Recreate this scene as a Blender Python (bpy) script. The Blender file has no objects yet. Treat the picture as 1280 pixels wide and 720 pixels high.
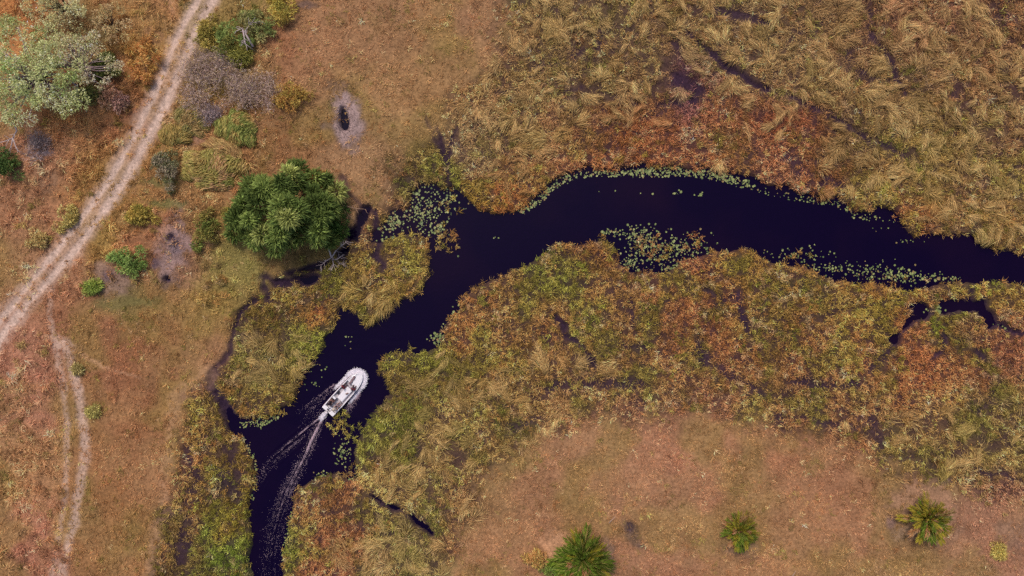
import bpy, math, random
import numpy as np
from mathutils import Vector, Matrix

rng = np.random.default_rng(7)
random.seed(7)
scene = bpy.context.scene
COL = scene.collection

# ------------------------------------------------------------------ camera
S = 0.09            # metres per photo pixel on the ground
H = 76.8            # height of the drone
cam_d = bpy.data.cameras.new('camera')
cam_d.sensor_width = 36.0
cam_d.lens = 24.0
cam_d.clip_end = 5000.0
cam = bpy.data.objects.new('camera', cam_d)
COL.objects.link(cam)
cam.location = (0, 0, H)
cam.rotation_euler = (0, 0, 0)
scene.camera = cam

# ------------------------------------------------------------------ sky, sun, exposure
SUN_EL, SUN_AZ = math.radians(58), math.radians(-24)   # azimuth from +Y, clockwise positive
world = bpy.data.worlds.new('World')
scene.world = world
world.use_nodes = True
wn = world.node_tree.nodes
wl = world.node_tree.links
bgn = wn.get('Background') or wn.new('ShaderNodeBackground')
out = wn.get('World Output') or wn.new('ShaderNodeOutputWorld')
wl.new(bgn.outputs[0], out.inputs[0])
sky = wn.new('ShaderNodeTexSky')
sky.sky_type = 'NISHITA'
sky.sun_disc = False
sky.sun_elevation = SUN_EL
sky.sun_rotation = SUN_AZ
sky.dust_density = 4.0
sky.air_density = 1.0
wl.new(sky.outputs[0], bgn.inputs[0])
bgn.inputs[1].default_value = 0.10
sun_d = bpy.data.lights.new('sun', 'SUN')
sun_d.energy = 1.5
sun_d.angle = math.radians(11)
sun_d.color = (1.0, 0.93, 0.84)
sun = bpy.data.objects.new('sun', sun_d)
COL.objects.link(sun)
to_sun = Vector((math.sin(SUN_AZ) * math.cos(SUN_EL), math.cos(SUN_AZ) * math.cos(SUN_EL), math.sin(SUN_EL)))
sun.rotation_euler = (-to_sun).to_track_quat('-Z', 'Y').to_euler()
sun.location = to_sun * 150
scene.view_settings.view_transform = 'Standard'
scene.view_settings.look = 'None'
scene.view_settings.gamma = 1.0
scene.view_settings.exposure = 0.55
scene.render.engine = 'CYCLES'
scene.cycles.max_bounces = 5
scene.cycles.diffuse_bounces = 2
scene.cycles.glossy_bounces = 2
scene.cycles.transmission_bounces = 2
scene.cycles.use_denoising = False

WATER_Z = -0.32

# ------------------------------------------------------------------ helpers
def W(px, py, z=0.0):
    """ground point that the camera sees at a photo pixel, for a point at height z"""
    k = S * (H - z) / H
    return (px - 640.0) * k, (360.0 - py) * k

def lin(c):
    c = np.asarray(c, dtype=np.float64) / 255.0
    return np.where(c <= 0.04045, c / 12.92, ((c + 0.055) / 1.055) ** 2.4)

def tag(o, label=None, cat=None, group=None, kind=None):
    if label: o['label'] = label
    if cat: o['category'] = cat
    if group: o['group'] = group
    if kind: o['kind'] = kind
    return o

def empty(name, loc=(0, 0, 0), rz=0.0):
    o = bpy.data.objects.new(name, None)
    COL.objects.link(o)
    o.location = loc
    o.rotation_euler = (0, 0, rz)
    return o

def link(name, me, parent=None):
    o = bpy.data.objects.new(name, me)
    COL.objects.link(o)
    o.parent = parent
    return o

def mesh_np(name, V, F, mat=None, fcol=None, vcol=None, smooth=False):
    """V (n,3), F (m,k) all faces k-gons"""
    V = np.ascontiguousarray(V, dtype=np.float32)
    F = np.ascontiguousarray(F, dtype=np.int32)
    me = bpy.data.meshes.new(name)
    n, (m, k) = len(V), F.shape
    me.vertices.add(n)
    me.vertices.foreach_set('co', V.ravel())
    me.loops.add(m * k)
    me.loops.foreach_set('vertex_index', F.ravel())
    me.polygons.add(m)
    me.polygons.foreach_set('loop_start', np.arange(0, m * k, k, dtype=np.int32))
    me.polygons.foreach_set('use_smooth', np.full(m, smooth, dtype=bool))
    if fcol is not None:
        a = me.attributes.new('col', 'FLOAT_COLOR', 'FACE')
        a.data.foreach_set('color', np.c_[fcol, np.ones(m)].astype(np.float32).ravel())
    if vcol is not None:
        a = me.attributes.new('col', 'FLOAT_COLOR', 'POINT')
        a.data.foreach_set('color', np.c_[vcol, np.ones(n)].astype(np.float32).ravel())
    me.update(calc_edges=True)
    if mat: me.materials.append(mat)
    return me

class MB:
    """collects mixed polygons into one mesh"""
    def __init__(self): self.v, self.f = [], []
    def add(self, vs, fs):
        o = len(self.v)
        self.v += [tuple(map(float, p)) for p in vs]
        self.f += [tuple(i + o for i in f) for f in fs]
        return self
    def box(self, c, s, rz=0.0, taper=1.0, rx=0.0, ry=0.0):
        M = Matrix.Rotation(rz, 3, 'Z') @ Matrix.Rotation(ry, 3, 'Y') @ Matrix.Rotation(rx, 3, 'X')
        vs = []
        for z in (-1, 1):
            t = taper if z > 0 else 1.0
            for x, y in ((-1, -1), (1, -1), (1, 1), (-1, 1)):
                p = M @ Vector((x * s[0] / 2 * t, y * s[1] / 2 * t, z * s[2] / 2))
                vs.append(Vector(c) + p)
        return self.add(vs, [(3, 2, 1, 0), (4, 5, 6, 7), (0, 1, 5, 4), (1, 2, 6, 5), (2, 3, 7, 6), (3, 0, 4, 7)])
    def tube(self, pts, radii, n=6, cap=True):
        pts = [Vector(p) for p in pts]
        vs, fs = [], []
        for i, p in enumerate(pts):
            d = (pts[min(i + 1, len(pts) - 1)] - pts[max(i - 1, 0)]).normalized()
            u = d.orthogonal().normalized()
            w = d.cross(u)
            for k in range(n):
                a = 2 * math.pi * k / n
                vs.append(p + (u * math.cos(a) + w * math.sin(a)) * radii[i])
        for i in range(len(pts) - 1):
            for k in range(n):
                a, b = i * n + k, i * n + (k + 1) % n
                fs.append((a, b, b + n, a + n))
        if cap:
            fs.append(tuple(range(n))[::-1])
            fs.append(tuple(range((len(pts) - 1) * n, len(pts) * n)))
        return self.add(vs, fs)
    def lathe(self, prof, n=12, c=(0, 0, 0)):
        vs, fs = [], []
        for r, z in prof:
            for k in range(n):
                a = 2 * math.pi * k / n
                vs.append((c[0] + r * math.cos(a), c[1] + r * math.sin(a), c[2] + z))
        for i in range(len(prof) - 1):
            for k in range(n):
                a, b = i * n + k, i * n + (k + 1) % n
                fs.append((a, b, b + n, a + n))
        fs.append(tuple(range(n))[::-1])
        fs.append(tuple(range((len(prof) - 1) * n, len(prof) * n)))
        return self.add(vs, fs)
    def mesh(self, name, mat, smooth=False, bevel=0):
        me = bpy.data.meshes.new(name)
        me.from_pydata(self.v, [], self.f)
        if smooth:
            me.polygons.foreach_set('use_smooth', np.ones(len(me.polygons), dtype=bool))
        if mat: me.materials.append(mat)
        me.update()
        return me
    def build(self, name, mat, parent=None, smooth=False, bevel=0.0):
        o = link(name, self.mesh(name, mat, smooth), parent)
        if bevel:
            m = o.modifiers.new('bevel', 'BEVEL'); m.width = bevel; m.segments = 2
        return o

# value noise -------------------------------------------------------
def _h(ix, iy, seed):
    n = (ix.astype(np.int64) * 374761393 + iy.astype(np.int64) * 668265263 + seed * 1442695041) & 0xFFFFFFFF
    n = ((n ^ (n >> 13)) * 1274126177) & 0xFFFFFFFF
    return ((n ^ (n >> 16)) & 0xFFFF) / 65535.0
def vnoise(x, y, period, seed):
    x = np.asarray(x, float) / period; y = np.asarray(y, float) / period
    ix, iy = np.floor(x), np.floor(y)
    fx, fy = x - ix, y - iy
    fx = fx * fx * (3 - 2 * fx); fy = fy * fy * (3 - 2 * fy)
    a = _h(ix, iy, seed); b = _h(ix + 1, iy, seed); c = _h(ix, iy + 1, seed); d = _h(ix + 1, iy + 1, seed)
    return (a * (1 - fx) + b * fx) * (1 - fy) + (c * (1 - fx) + d * fx) * fy      # 0..1
def fbm(x, y, period, seed, octs=3):
    s, a, t = 0.0, 1.0, 0.0
    for o in range(octs):
        s = s + a * vnoise(x, y, period / 2 ** o, seed + 17 * o); t += a; a *= 0.5
    return s / t
def sstep(a, b, x):
    t = np.clip((x - a) / (b - a), 0, 1)
    return t * t * (3 - 2 * t)

# ------------------------------------------------------------------ materials
def mat_new(name):
    m = bpy.data.materials.new(name)
    m.use_nodes = True
    nt = m.node_tree
    return m, nt, nt.nodes['Principled BSDF']

def mat_plain(name, c, rough=0.6, metal=0.0, noise=0.12, scale=8.0, spec=0.3, bump=0.0):
    m, nt, p = mat_new(name)
    c = tuple(lin(c))
    tx = nt.nodes.new('ShaderNodeTexNoise'); tx.inputs['Scale'].default_value = scale
    tx.inputs['Detail'].default_value = 4
    tc = nt.nodes.new('ShaderNodeTexCoord')
    nt.links.new(tc.outputs['Object'], tx.inputs['Vector'])
    mr = nt.nodes.new('ShaderNodeMapRange')
    mr.inputs[3].default_value = 1 - noise * 2; mr.inputs[4].default_value = 1 + noise * 2
    nt.links.new(tx.outputs[0], mr.inputs[0])
    vm = nt.nodes.new('ShaderNodeVectorMath'); vm.operation = 'SCALE'
    vm.inputs[0].default_value = c
    nt.links.new(mr.outputs[0], vm.inputs['Scale'])
    nt.links.new(vm.outputs[0], p.inputs['Base Color'])
    p.inputs['Roughness'].default_value = rough
    p.inputs['Metallic'].default_value = metal
    p.inputs['Specular IOR Level'].default_value = spec
    if bump:
        b = nt.nodes.new('ShaderNodeBump'); b.inputs['Strength'].default_value = bump
        b.inputs['Distance'].default_value = 0.03
        nt.links.new(tx.outputs[0], b.inputs['Height']); nt.links.new(b.outputs[0], p.inputs['Normal'])
    return m

def mat_leaf(name, trans=0.25, objvar=False):
    """blades and leaves: colour from the mesh attribute, some light passes through"""
    m = bpy.data.materials.new(name); m.use_nodes = True
    nt = m.node_tree; nt.nodes.clear()
    o = nt.nodes.new('ShaderNodeOutputMaterial')
    at = nt.nodes.new('ShaderNodeAttribute'); at.attribute_name = 'col'
    d = nt.nodes.new('ShaderNodeBsdfDiffuse'); t = nt.nodes.new('ShaderNodeBsdfTranslucent')
    mx = nt.nodes.new('ShaderNodeMixShader'); mx.inputs[0].default_value = trans
    src = at.outputs['Color']
    nt.links.new(src, d.inputs[0]); nt.links.new(src, t.inputs[0])
    nt.links.new(d.outputs[0], mx.inputs[1]); nt.links.new(t.outputs[0], mx.inputs[2])
    nt.links.new(mx.outputs[0], o.inputs[0])
    return m
M_GRASS = mat_leaf('grass_blades', 0.25)
M_LEAF = mat_leaf('leaves', 0.3)

def mat_ground():
    m, nt, p = mat_new('ground_soil')
    at = nt.nodes.new('ShaderNodeAttribute'); at.attribute_name = 'col'
    tc = nt.nodes.new('ShaderNodeTexCoord')
    n1 = nt.nodes.new('ShaderNodeTexNoise'); n1.inputs['Scale'].default_value = 3.2; n1.inputs['Detail'].default_value = 8; n1.inputs['Roughness'].default_value = 0.72
    n2 = nt.nodes.new('ShaderNodeTexNoise'); n2.inputs['Scale'].default_value = 0.5; n2.inputs['Detail'].default_value = 5
    for n in (n1, n2): nt.links.new(tc.outputs['Object'], n.inputs['Vector'])
    r1 = nt.nodes.new('ShaderNodeMapRange'); r1.inputs[1].default_value = 0.3; r1.inputs[2].default_value = 0.7; r1.inputs[3].default_value = 0.5; r1.inputs[4].default_value = 1.5
    r2 = nt.nodes.new('ShaderNodeMapRange'); r2.inputs[1].default_value = 0.3; r2.inputs[2].default_value = 0.7; r2.inputs[3].default_value = 0.86; r2.inputs[4].default_value = 1.14
    nt.links.new(n1.outputs[0], r1.inputs[0]); nt.links.new(n2.outputs[0], r2.inputs[0])
    mu = nt.nodes.new('ShaderNodeMath'); mu.operation = 'MULTIPLY'
    nt.links.new(r1.outputs[0], mu.inputs[0]); nt.links.new(r2.outputs[0], mu.inputs[1])
    vm = nt.nodes.new('ShaderNodeVectorMath'); vm.operation = 'SCALE'
    nt.links.new(at.outputs['Color'], vm.inputs[0]); nt.links.new(mu.outputs[0], vm.inputs['Scale'])
    nt.links.new(vm.outputs[0], p.inputs['Base Color'])
    p.inputs['Roughness'].default_value = 0.95
    p.inputs['Specular IOR Level'].default_value = 0.08
    b = nt.nodes.new('ShaderNodeBump'); b.inputs['Strength'].default_value = 0.5; b.inputs['Distance'].default_value = 0.12
    nt.links.new(n1.outputs[0], b.inputs['Height']); nt.links.new(b.outputs[0], p.inputs['Normal'])
    return m
M_GROUND = mat_ground()

def mat_water():
    m, nt, p = mat_new('river_water')
    p.inputs['Base Color'].default_value = (0.0030, 0.0006, 0.0125, 1)
    p.inputs['Roughness'].default_value = 0.06
    p.inputs['IOR'].default_value = 1.33
    p.inputs['Specular IOR Level'].default_value = 0.16
    tc = nt.nodes.new('ShaderNodeTexCoord')
    n1 = nt.nodes.new('ShaderNodeTexNoise'); n1.inputs['Scale'].default_value = 2.2; n1.inputs['Detail'].default_value = 4
    nt.links.new(tc.outputs['Object'], n1.inputs['Vector'])
    n2 = nt.nodes.new('ShaderNodeTexNoise'); n2.inputs['Scale'].default_value = 0.07; n2.inputs['Detail'].default_value = 3
    nt.links.new(tc.outputs['Object'], n2.inputs['Vector'])
    cr = nt.nodes.new('ShaderNodeValToRGB')
    cr.color_ramp.elements[0].position = 0.45; cr.color_ramp.elements[0].color = (0.0030, 0.0006, 0.0125, 1)
    cr.color_ramp.elements[1].position = 0.75; cr.color_ramp.elements[1].color = (0.0085, 0.0022, 0.0130, 1)
    nt.links.new(n2.outputs[0], cr.inputs[0]); nt.links.new(cr.outputs[0], p.inputs['Base Color'])
    b = nt.nodes.new('ShaderNodeBump'); b.inputs['Strength'].default_value = 0.06; b.inputs['Distance'].default_value = 0.1
    nt.links.new(n1.outputs[0], b.inputs['Height']); nt.links.new(b.outputs[0], p.inputs['Normal'])
    return m
M_WATER = mat_water()

# ------------------------------------------------------------------ layout of the place (in photo pixels, S metres each)
RIVER = [(1420, 352), (1280, 317), (1240, 308), (1215, 297), (1195, 293), (1180, 292), (1150, 290), (1145, 296), (1135, 291), (1130, 276), (1118, 268),
    (1100, 260), (1085, 265), (1070, 265), (1060, 255), (1045, 245), (1020, 243), (1000, 240), (985, 232), (960, 233), (925, 218), (890, 213), (850, 207),
    (810, 208), (780, 211), (735, 212), (705, 218), (690, 228), (675, 245), (660, 258), (640, 265), (620, 268), (600, 265), (590, 250), (565, 238),
    (540, 229), (525, 228), (516, 245), (512, 262), (488, 264), (478, 282), (466, 290), (462, 302), (480, 302), (500, 291), (520, 292), (534, 300), (538, 320), (536, 345),
    (530, 362), (500, 377), (480, 390), (455, 405), (445, 396), (440, 386), (426, 384), (418, 392), (415, 410), (405, 422), (400, 440), (386, 458),
    (376, 470), (372, 490), (365, 505), (350, 516), (335, 521), (318, 526), (300, 523), (288, 528), (292, 542), (300, 548), (312, 565), (320, 582),
    (315, 602), (310, 625), (313, 650), (314, 672), (313, 700), (315, 720), (318, 830), (350, 830), (352, 720), (353, 700), (355, 680), (360, 650), (365, 630), (372, 612),
    (385, 605), (396, 598), (412, 593), (426, 597), (440, 602), (446, 596), (441, 580), (441, 560), (448, 546), (454, 532), (465, 516), (480, 502), (488, 490),
    (485, 480), (475, 465), (472, 455), (485, 441), (495, 436), (506, 441), (520, 446), (531, 440), (545, 430), (555, 415), (561, 400), (573, 390),
    (576, 376), (590, 364), (610, 352), (640, 339), (660, 331), (680, 316), (690, 306), (705, 302), (725, 305), (740, 303), (756, 305), (766, 306), (769, 312),
    (773, 326), (781, 336), (796, 341), (815, 337), (830, 340), (842, 331), (860, 326), (880, 318), (896, 311), (915, 315), (935, 311), (950, 319), (966, 328),
    (1000, 331), (1030, 345), (1050, 352), (1075, 355), (1090, 353), (1110, 359), (1135, 361), (1160, 358), (1185, 353), (1210, 351), (1235, 356),
    (1250, 350), (1265, 350), (1280, 357), (1420, 400)]

X0, X1, Y0, Y1, STEP = -120, 1400, -120, 840, 2
GX = np.arange(X0, X1 + 1, STEP, dtype=float)
GY = np.arange(Y0, Y1 + 1, STEP, dtype=float)
PX, PY = np.meshgrid(GX, GY)

def sample(A, x, y):
    fx = np.clip((np.asarray(x) - X0) / STEP, 0, len(GX) - 1.001); fy = np.clip((np.asarray(y) - Y0) / STEP, 0, len(GY) - 1.001)
    ix = fx.astype(int); iy = fy.astype(int); tx = fx - ix; ty = fy - iy
    if A.ndim == 3: tx = tx[..., None]; ty = ty[..., None]
    return (A[iy, ix] * (1 - tx) + A[iy, ix + 1] * tx) * (1 - ty) + (A[iy + 1, ix] * (1 - tx) + A[iy + 1, ix + 1] * tx) * ty

def poly_mask(pts):
    inside = np.zeros(PX.shape, bool)
    n = len(pts)
    for i in range(n):
        (x1, y1), (x2, y2) = pts[i], pts[(i + 1) % n]
        if y1 == y2: continue
        r = (GY >= min(y1, y2)) & (GY < max(y1, y2))
        yy = GY[r]
        xc = x1 + (yy - y1) * (x2 - x1) / (y2 - y1)
        inside[r] ^= GX[None, :] < xc[:, None]
    return inside

def seg_dist(pts, reach, closed=False):
    """distance in px to a polyline, capped at reach"""
    D = np.full(PX.shape, float(reach))
    n = len(pts)
    for i in range(n if closed else n - 1):
        (x1, y1), (x2, y2) = pts[i][:2], pts[(i + 1) % n][:2]
        a = max(int((min(x1, x2) - reach - X0) / STEP), 0); b = min(int((max(x1, x2) + reach - X0) / STEP) + 2, len(GX))
        c = max(int((min(y1, y2) - reach - Y0) / STEP), 0); d = min(int((max(y1, y2) + reach - Y0) / STEP) + 2, len(GY))
        if a >= b or c >= d: continue
        x = PX[c:d, a:b]; y = PY[c:d, a:b]
        dx, dy = x2 - x1, y2 - y1
        t = np.clip(((x - x1) * dx + (y - y1) * dy) / max(dx * dx + dy * dy, 1e-6), 0, 1)
        D[c:d, a:b] = np.minimum(D[c:d, a:b], np.hypot(x - x1 - t * dx, y - y1 - t * dy))
    return D

ROUGH = (fbm(PX, PY, 16, 3) - 0.5)
WOBX = (fbm(PX, PY, 22, 5) - 0.5) * 16; WOBY = (fbm(PX, PY, 22, 6) - 0.5) * 16
def stroke(pts, w, soft=0.6, rough=1.0):
    """1 on the line, 0 beyond half-width w, ragged edges"""
    d = sample(seg_dist(pts, w * 2.5 + 14), PX + WOBX, PY + WOBY) + ROUGH * w * 2.2 * rough
    return 1 - sstep(w * (1 - soft), w * (1 + soft), d)
def blob(x, y, rx, ry=None, rough=0.7, soft=0.35, rot=0.0):
    ry = ry or rx
    c, s = math.cos(rot), math.sin(rot)
    u = (PX - x) * c + (PY - y) * s; v = -(PX - x) * s + (PY - y) * c
    d = np.hypot(u / rx, v / ry) + ROUGH * rough
    return 1 - sstep(1 - soft, 1 + soft, d)

# river: signed distance, + on land
inside = poly_mask(RIVER)
sdf = seg_dist(RIVER, 60, closed=True)
sdf = np.where(inside, -sdf, sdf)
sdf = sdf + (fbm(PX, PY, 9, 11, 2) - 0.5) * 7 + (fbm(PX, PY, 26, 12, 2) - 0.5) * 8

# dry ground
DRY_W = [(-140, -140), (655, -140), (640, 0), (622, 60), (602, 108), (565, 138), (520, 172), (492, 215), (472, 255), (455, 258), (440, 285), (418, 312), (390, 332),
    (318, 368), (296, 400), (286, 440), (266, 478), (236, 498), (229, 540), (226, 580), (213, 620), (202, 660), (185, 720), (170, 860), (-140, 860)]
DRY_E = [(560, 860), (562, 720), (575, 655), (600, 605), (640, 572), (690, 543), (760, 521), (860, 511), (940, 520), (1000, 545), (1080, 572), (1130, 588),
    (1200, 612), (1280, 640), (1420, 668), (1420, 860)]
d_dry = np.full(PX.shape, -40.0)
for P in (DRY_W, DRY_E):
    q = seg_dist(P, 40, closed=True); q = np.where(poly_mask(P), q, -q)
    d_dry = np.maximum(d_dry, q)
soft = 8 + 12 * sstep(380, 620, PX)
dry = sstep(-soft, soft, d_dry + (fbm(PX, PY, 40, 21) - 0.5) * (20 + soft * 2) + ROUGH * (6 + soft))

# dark wet channels, game paths and ditches between the tussocks: (line, half width, depth)
CHAN = [
    ([(545, 160), (556, 190), (562, 215), (566, 240)], 2.4, 0.75), ([(531, 145), (538, 165), (552, 185)], 2.6, 0.6), ([(572, 160), (564, 190), (562, 205)], 2.4, 0.6),
    ([(430, 222), (440, 242), (456, 260), (470, 268)], 3.0, 0.6), ([(458, 262), (452, 288), (438, 304), (424, 318)], 5.5, 1.0),
    ([(408, 325), (390, 334), (360, 338)], 5, 0.9), ([(470, 268), (476, 300), (468, 322), (478, 332)], 4.5, 0.7),
    ([(318, 372), (302, 390), (294, 412), (287, 438), (276, 458), (262, 482)], 3.6, 0.75), ([(272, 490), (280, 508), (292, 526)], 6, 0.8),
    ([(466, 618), (478, 630), (492, 637), (505, 641), (520, 649), (532, 657), (542, 664)], 4.2, 1.0),
    ([(694, 398), (706, 412), (718, 428), (734, 445), (744, 462)], 3.6, 0.75), ([(690, 486), (720, 476), (760, 482), (800, 480)], 6, 0.55),
    ([(870, 430), (880, 450), (910, 470), (950, 490)], 6, 0.5), ([(990, 475), (1030, 485), (1070, 480)], 6, 0.55), ([(780, 430), (800, 440)], 8, 0.35),
    ([(960, 540 - 20), (1000, 520), (1090, 540), (1100, 560)], 4, 0.4),
    ([(860, 40), (884, 62), (905, 80), (935, 96), (965, 112)], 3.2, 0.75), ([(895, 8), (930, 24), (960, 30)], 6, 0.6), ([(840, 50), (856, 62)], 4, 0.6),
    ([(850, 100), (875, 112), (868, 125)], 9, 0.6), ([(820, 135), (850, 128)], 5, 0.5), ([(800, 150), (835, 140)], 3, 0.4),
    ([(1082, 5), (1088, 35), (1105, 60), (1118, 85), (1130, 130)], 3.0, 0.6), ([(1060, 70), (1080, 90), (1100, 100)], 6, 0.45),
    ([(975, 115), (1000, 130), (1040, 148), (1065, 160), (1090, 175), (1130, 190)], 3.0, 0.65), ([(700, 70), (740, 62), (760, 40)], 2.2, 0.5),
    ([(665, 85), (700, 78), (730, 60)], 2.0, 0.45), ([(695, 115), (722, 108)], 2.6, 0.6), ([(1180, 80), (1190, 120)], 3, 0.35), ([(1250, 20), (1262, 16)], 5, 0.5),
    ([(980, 40), (1020, 38), (1050, 10)], 2.4, 0.5), ([(985, 200), (1000, 210)], 8, 0.45), ([(1030, 225), (1055, 230)], 7, 0.45), ([(652, 225), (665, 230)], 6, 0.35),
    ([(1115, 424), (1128, 410), (1142, 402), (1160, 393), (1178, 383)], 4.4, 1.0), ([(1142, 385), (1160, 388), (1185, 386), (1208, 381)], 5.0, 0.9),
    ([(1218, 360), (1217, 378), (1210, 384)], 4.5, 0.85), ([(1208, 380), (1222, 384), (1234, 398), (1240, 406)], 7.0, 1.0), ([(1240, 406), (1268, 416), (1300, 424)], 5, 0.8),
    ([(1180, 418), (1178, 440), (1170, 446)], 4, 0.7), ([(1225, 434), (1230, 448)], 4, 0.6), ([(1115, 424), (1104, 446), (1085, 470)], 3, 0.5),
    ([(1240, 488), (1232, 505), (1222, 515)], 3, 0.45), ([(1215, 585), (1250, 592), (1285, 602)], 4.0, 0.6), ([(1090, 525), (1100, 545)], 5, 0.5), ([(1100, 568), (1140, 573)], 1.8, 0.5),
    ([(925, 370), (930, 400), (936, 418)], 4.0, 0.7), ([(785, 372), (790, 400)], 3, 0.5), ([(640, 540), (655, 525), (670, 520)], 3, 0.4),
    ([(238, 560), (244, 590), (232, 640), (225, 700)], 6, 0.42), ([(275, 590), (290, 610), (286, 560)], 7, 0.4), ([(300, 590), (300, 625)], 5, 0.4),
    ([(440, 440), (520, 450), (500, 455)], 4, 0.35), ([(880, 360), (905, 372), (930, 372)], 4, 0.5), ([(500, 575), (530, 560)], 3, 0.35),
    ([(395, 345), (380, 352), (330, 350), (335, 368)], 6, 0.8),
]
chan = np.zeros(PX.shape); 
for pts, w, k in CHAN:
    chan = np.maximum(chan, stroke(pts, w) * k)


# wheel ruts and footpaths
RUT_L = [(262, -60), (250, 0), (236, 22), (222, 47), (206, 92), (186, 136), (165, 181), (139, 226), (106, 271), (72, 315), (42, 352), (8, 394), (-50, 462)]
RUT_R = [(284, -60), (268, 0), (256, 22), (243, 48), (224, 94), (204, 139), (182, 182), (157, 227), (127, 271), (94, 315), (62, 352), (30, 388), (0, 424), (-40, 474)]
RUT2_L = [(66, 362), (65, 395), (70, 424), (76, 455), (81, 482), (84, 512), (86, 545), (85, 580), (84, 620), (78, 660), (70, 700), (60, 760)]
RUT2_R = [(70, 424), (86, 432), (94, 462), (100, 495), (105, 525), (108, 552), (108, 575), (103, 602), (98, 632), (93, 662), (82, 700), (72, 760)]
PATHS = [([(20, 410), (52, 419), (70, 424), (92, 436), (130, 455), (176, 472)], 1.5, 0.7), ([(240, 486), (222, 500), (216, 540), (210, 590), (202, 640), (188, 720)], 8, 0.35),
    ([(212, -10), (218, 26)], 3, 0.4), ([(262, 470), (235, 486)], 9, 0.35)]
seg2 = lambda p: seg_dist(p, 40)
rut = np.maximum(1 - sstep(1.6, 6.0, seg2(RUT_L) + ROUGH * 5), 1 - sstep(2.2, 7.5, seg2(RUT_R) + ROUGH * 6))
rut = rut * (0.8 + 0.3 * fbm(PX, PY, 12, 32, 2))
rut_mid = (1 - sstep(15, 22, (seg2(RUT_L) + seg2(RUT_R)) * 0.5 + ROUGH * 8))
rut2 = np.maximum((1 - sstep(1.5, 6, seg2(RUT2_L) + ROUGH * 6)) * 0.6, (1 - sstep(2, 9.5, seg2(RUT2_R) + ROUGH * 7)) * 0.8)
rut2 = rut2 * (0.45 + 0.6 * fbm(PX, PY, 12, 31)) * 1.3
rut2 = np.maximum(rut2, blob(80, 430, 18, 9, rot=0.5) * 0.8)
path = np.zeros(PX.shape)
for pts, w, k in PATHS: path = np.maximum(path, stroke(pts, w) * k)

# bare soil: (x, y, rx, ry, rot, colour, strength)
BARE = [(433, 152, 21, 33, -0.15, (150, 122, 126), 1.0), (219, 308, 22, 44, 0.1, (142, 112, 116), 0.9), (143, 348, 24, 22, 0, (150, 118, 112), 0.8),
    (690, 685, 18, 26, 0.6, (190, 138, 112), 0.9), (790, 668, 9, 22, -0.6, (112, 88, 80), 0.7), (1158, 628, 46, 44, 0, (168, 124, 106), 0.8), (1152, 662, 38, 14, 0, (150, 122, 112), 0.6),
    (925, 685, 26, 10, 0.1, (158, 122, 110), 0.5), (760, 688, 10, 22, 0, (150, 118, 108), 0.7), (60, 225, 18, 24, -0.4, (165, 128, 112), 0.5), (150, 150, 20, 12, 0, (150, 108, 92), 0.4),
    (190, 45, 14, 12, 0, (168, 118, 95), 0.6), (250, 175, 26, 8, 0.3, (156, 112, 100), 0.7), (205, 228, 24, 6, 0, (110, 108, 70), 0.7), (210, 255, 26, 6, 0, (104, 108, 66), 0.7),
    (160, 378, 44, 8, -0.08, (122, 110, 72), 0.7), (185, 288, 26, 18, 0, (172, 120, 92), 0.5), (1266, 672, 20, 22, 0, (160, 122, 112), 0.5), (505, 655, 30, 6, 0.5, (175, 130, 100), 0.4)]
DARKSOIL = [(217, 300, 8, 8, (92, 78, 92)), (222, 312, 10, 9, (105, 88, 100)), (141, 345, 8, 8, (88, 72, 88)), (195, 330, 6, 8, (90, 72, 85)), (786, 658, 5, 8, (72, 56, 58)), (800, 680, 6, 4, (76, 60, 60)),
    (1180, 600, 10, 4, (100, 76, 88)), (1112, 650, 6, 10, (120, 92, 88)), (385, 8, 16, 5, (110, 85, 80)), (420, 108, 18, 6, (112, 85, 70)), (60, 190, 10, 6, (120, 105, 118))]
bare = np.zeros(PX.shape); bare_c = np.zeros(PX.shape + (3,))
for x, y, rx, ry, rot, c, k in BARE:
    b = blob(x, y, rx, ry, rot=rot, soft=0.4, rough=1.3) * k
    bare_c = bare_c * (1 - b[..., None]) + lin(c) * b[..., None]
    bare = np.maximum(bare, b)
bare_c *= np.array([0.93, 1.0, 0.86])
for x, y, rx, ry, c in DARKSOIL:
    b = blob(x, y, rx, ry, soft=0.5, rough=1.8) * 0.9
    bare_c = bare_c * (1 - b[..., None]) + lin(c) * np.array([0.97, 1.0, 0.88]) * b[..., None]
    bare = np.maximum(bare, b)

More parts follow.
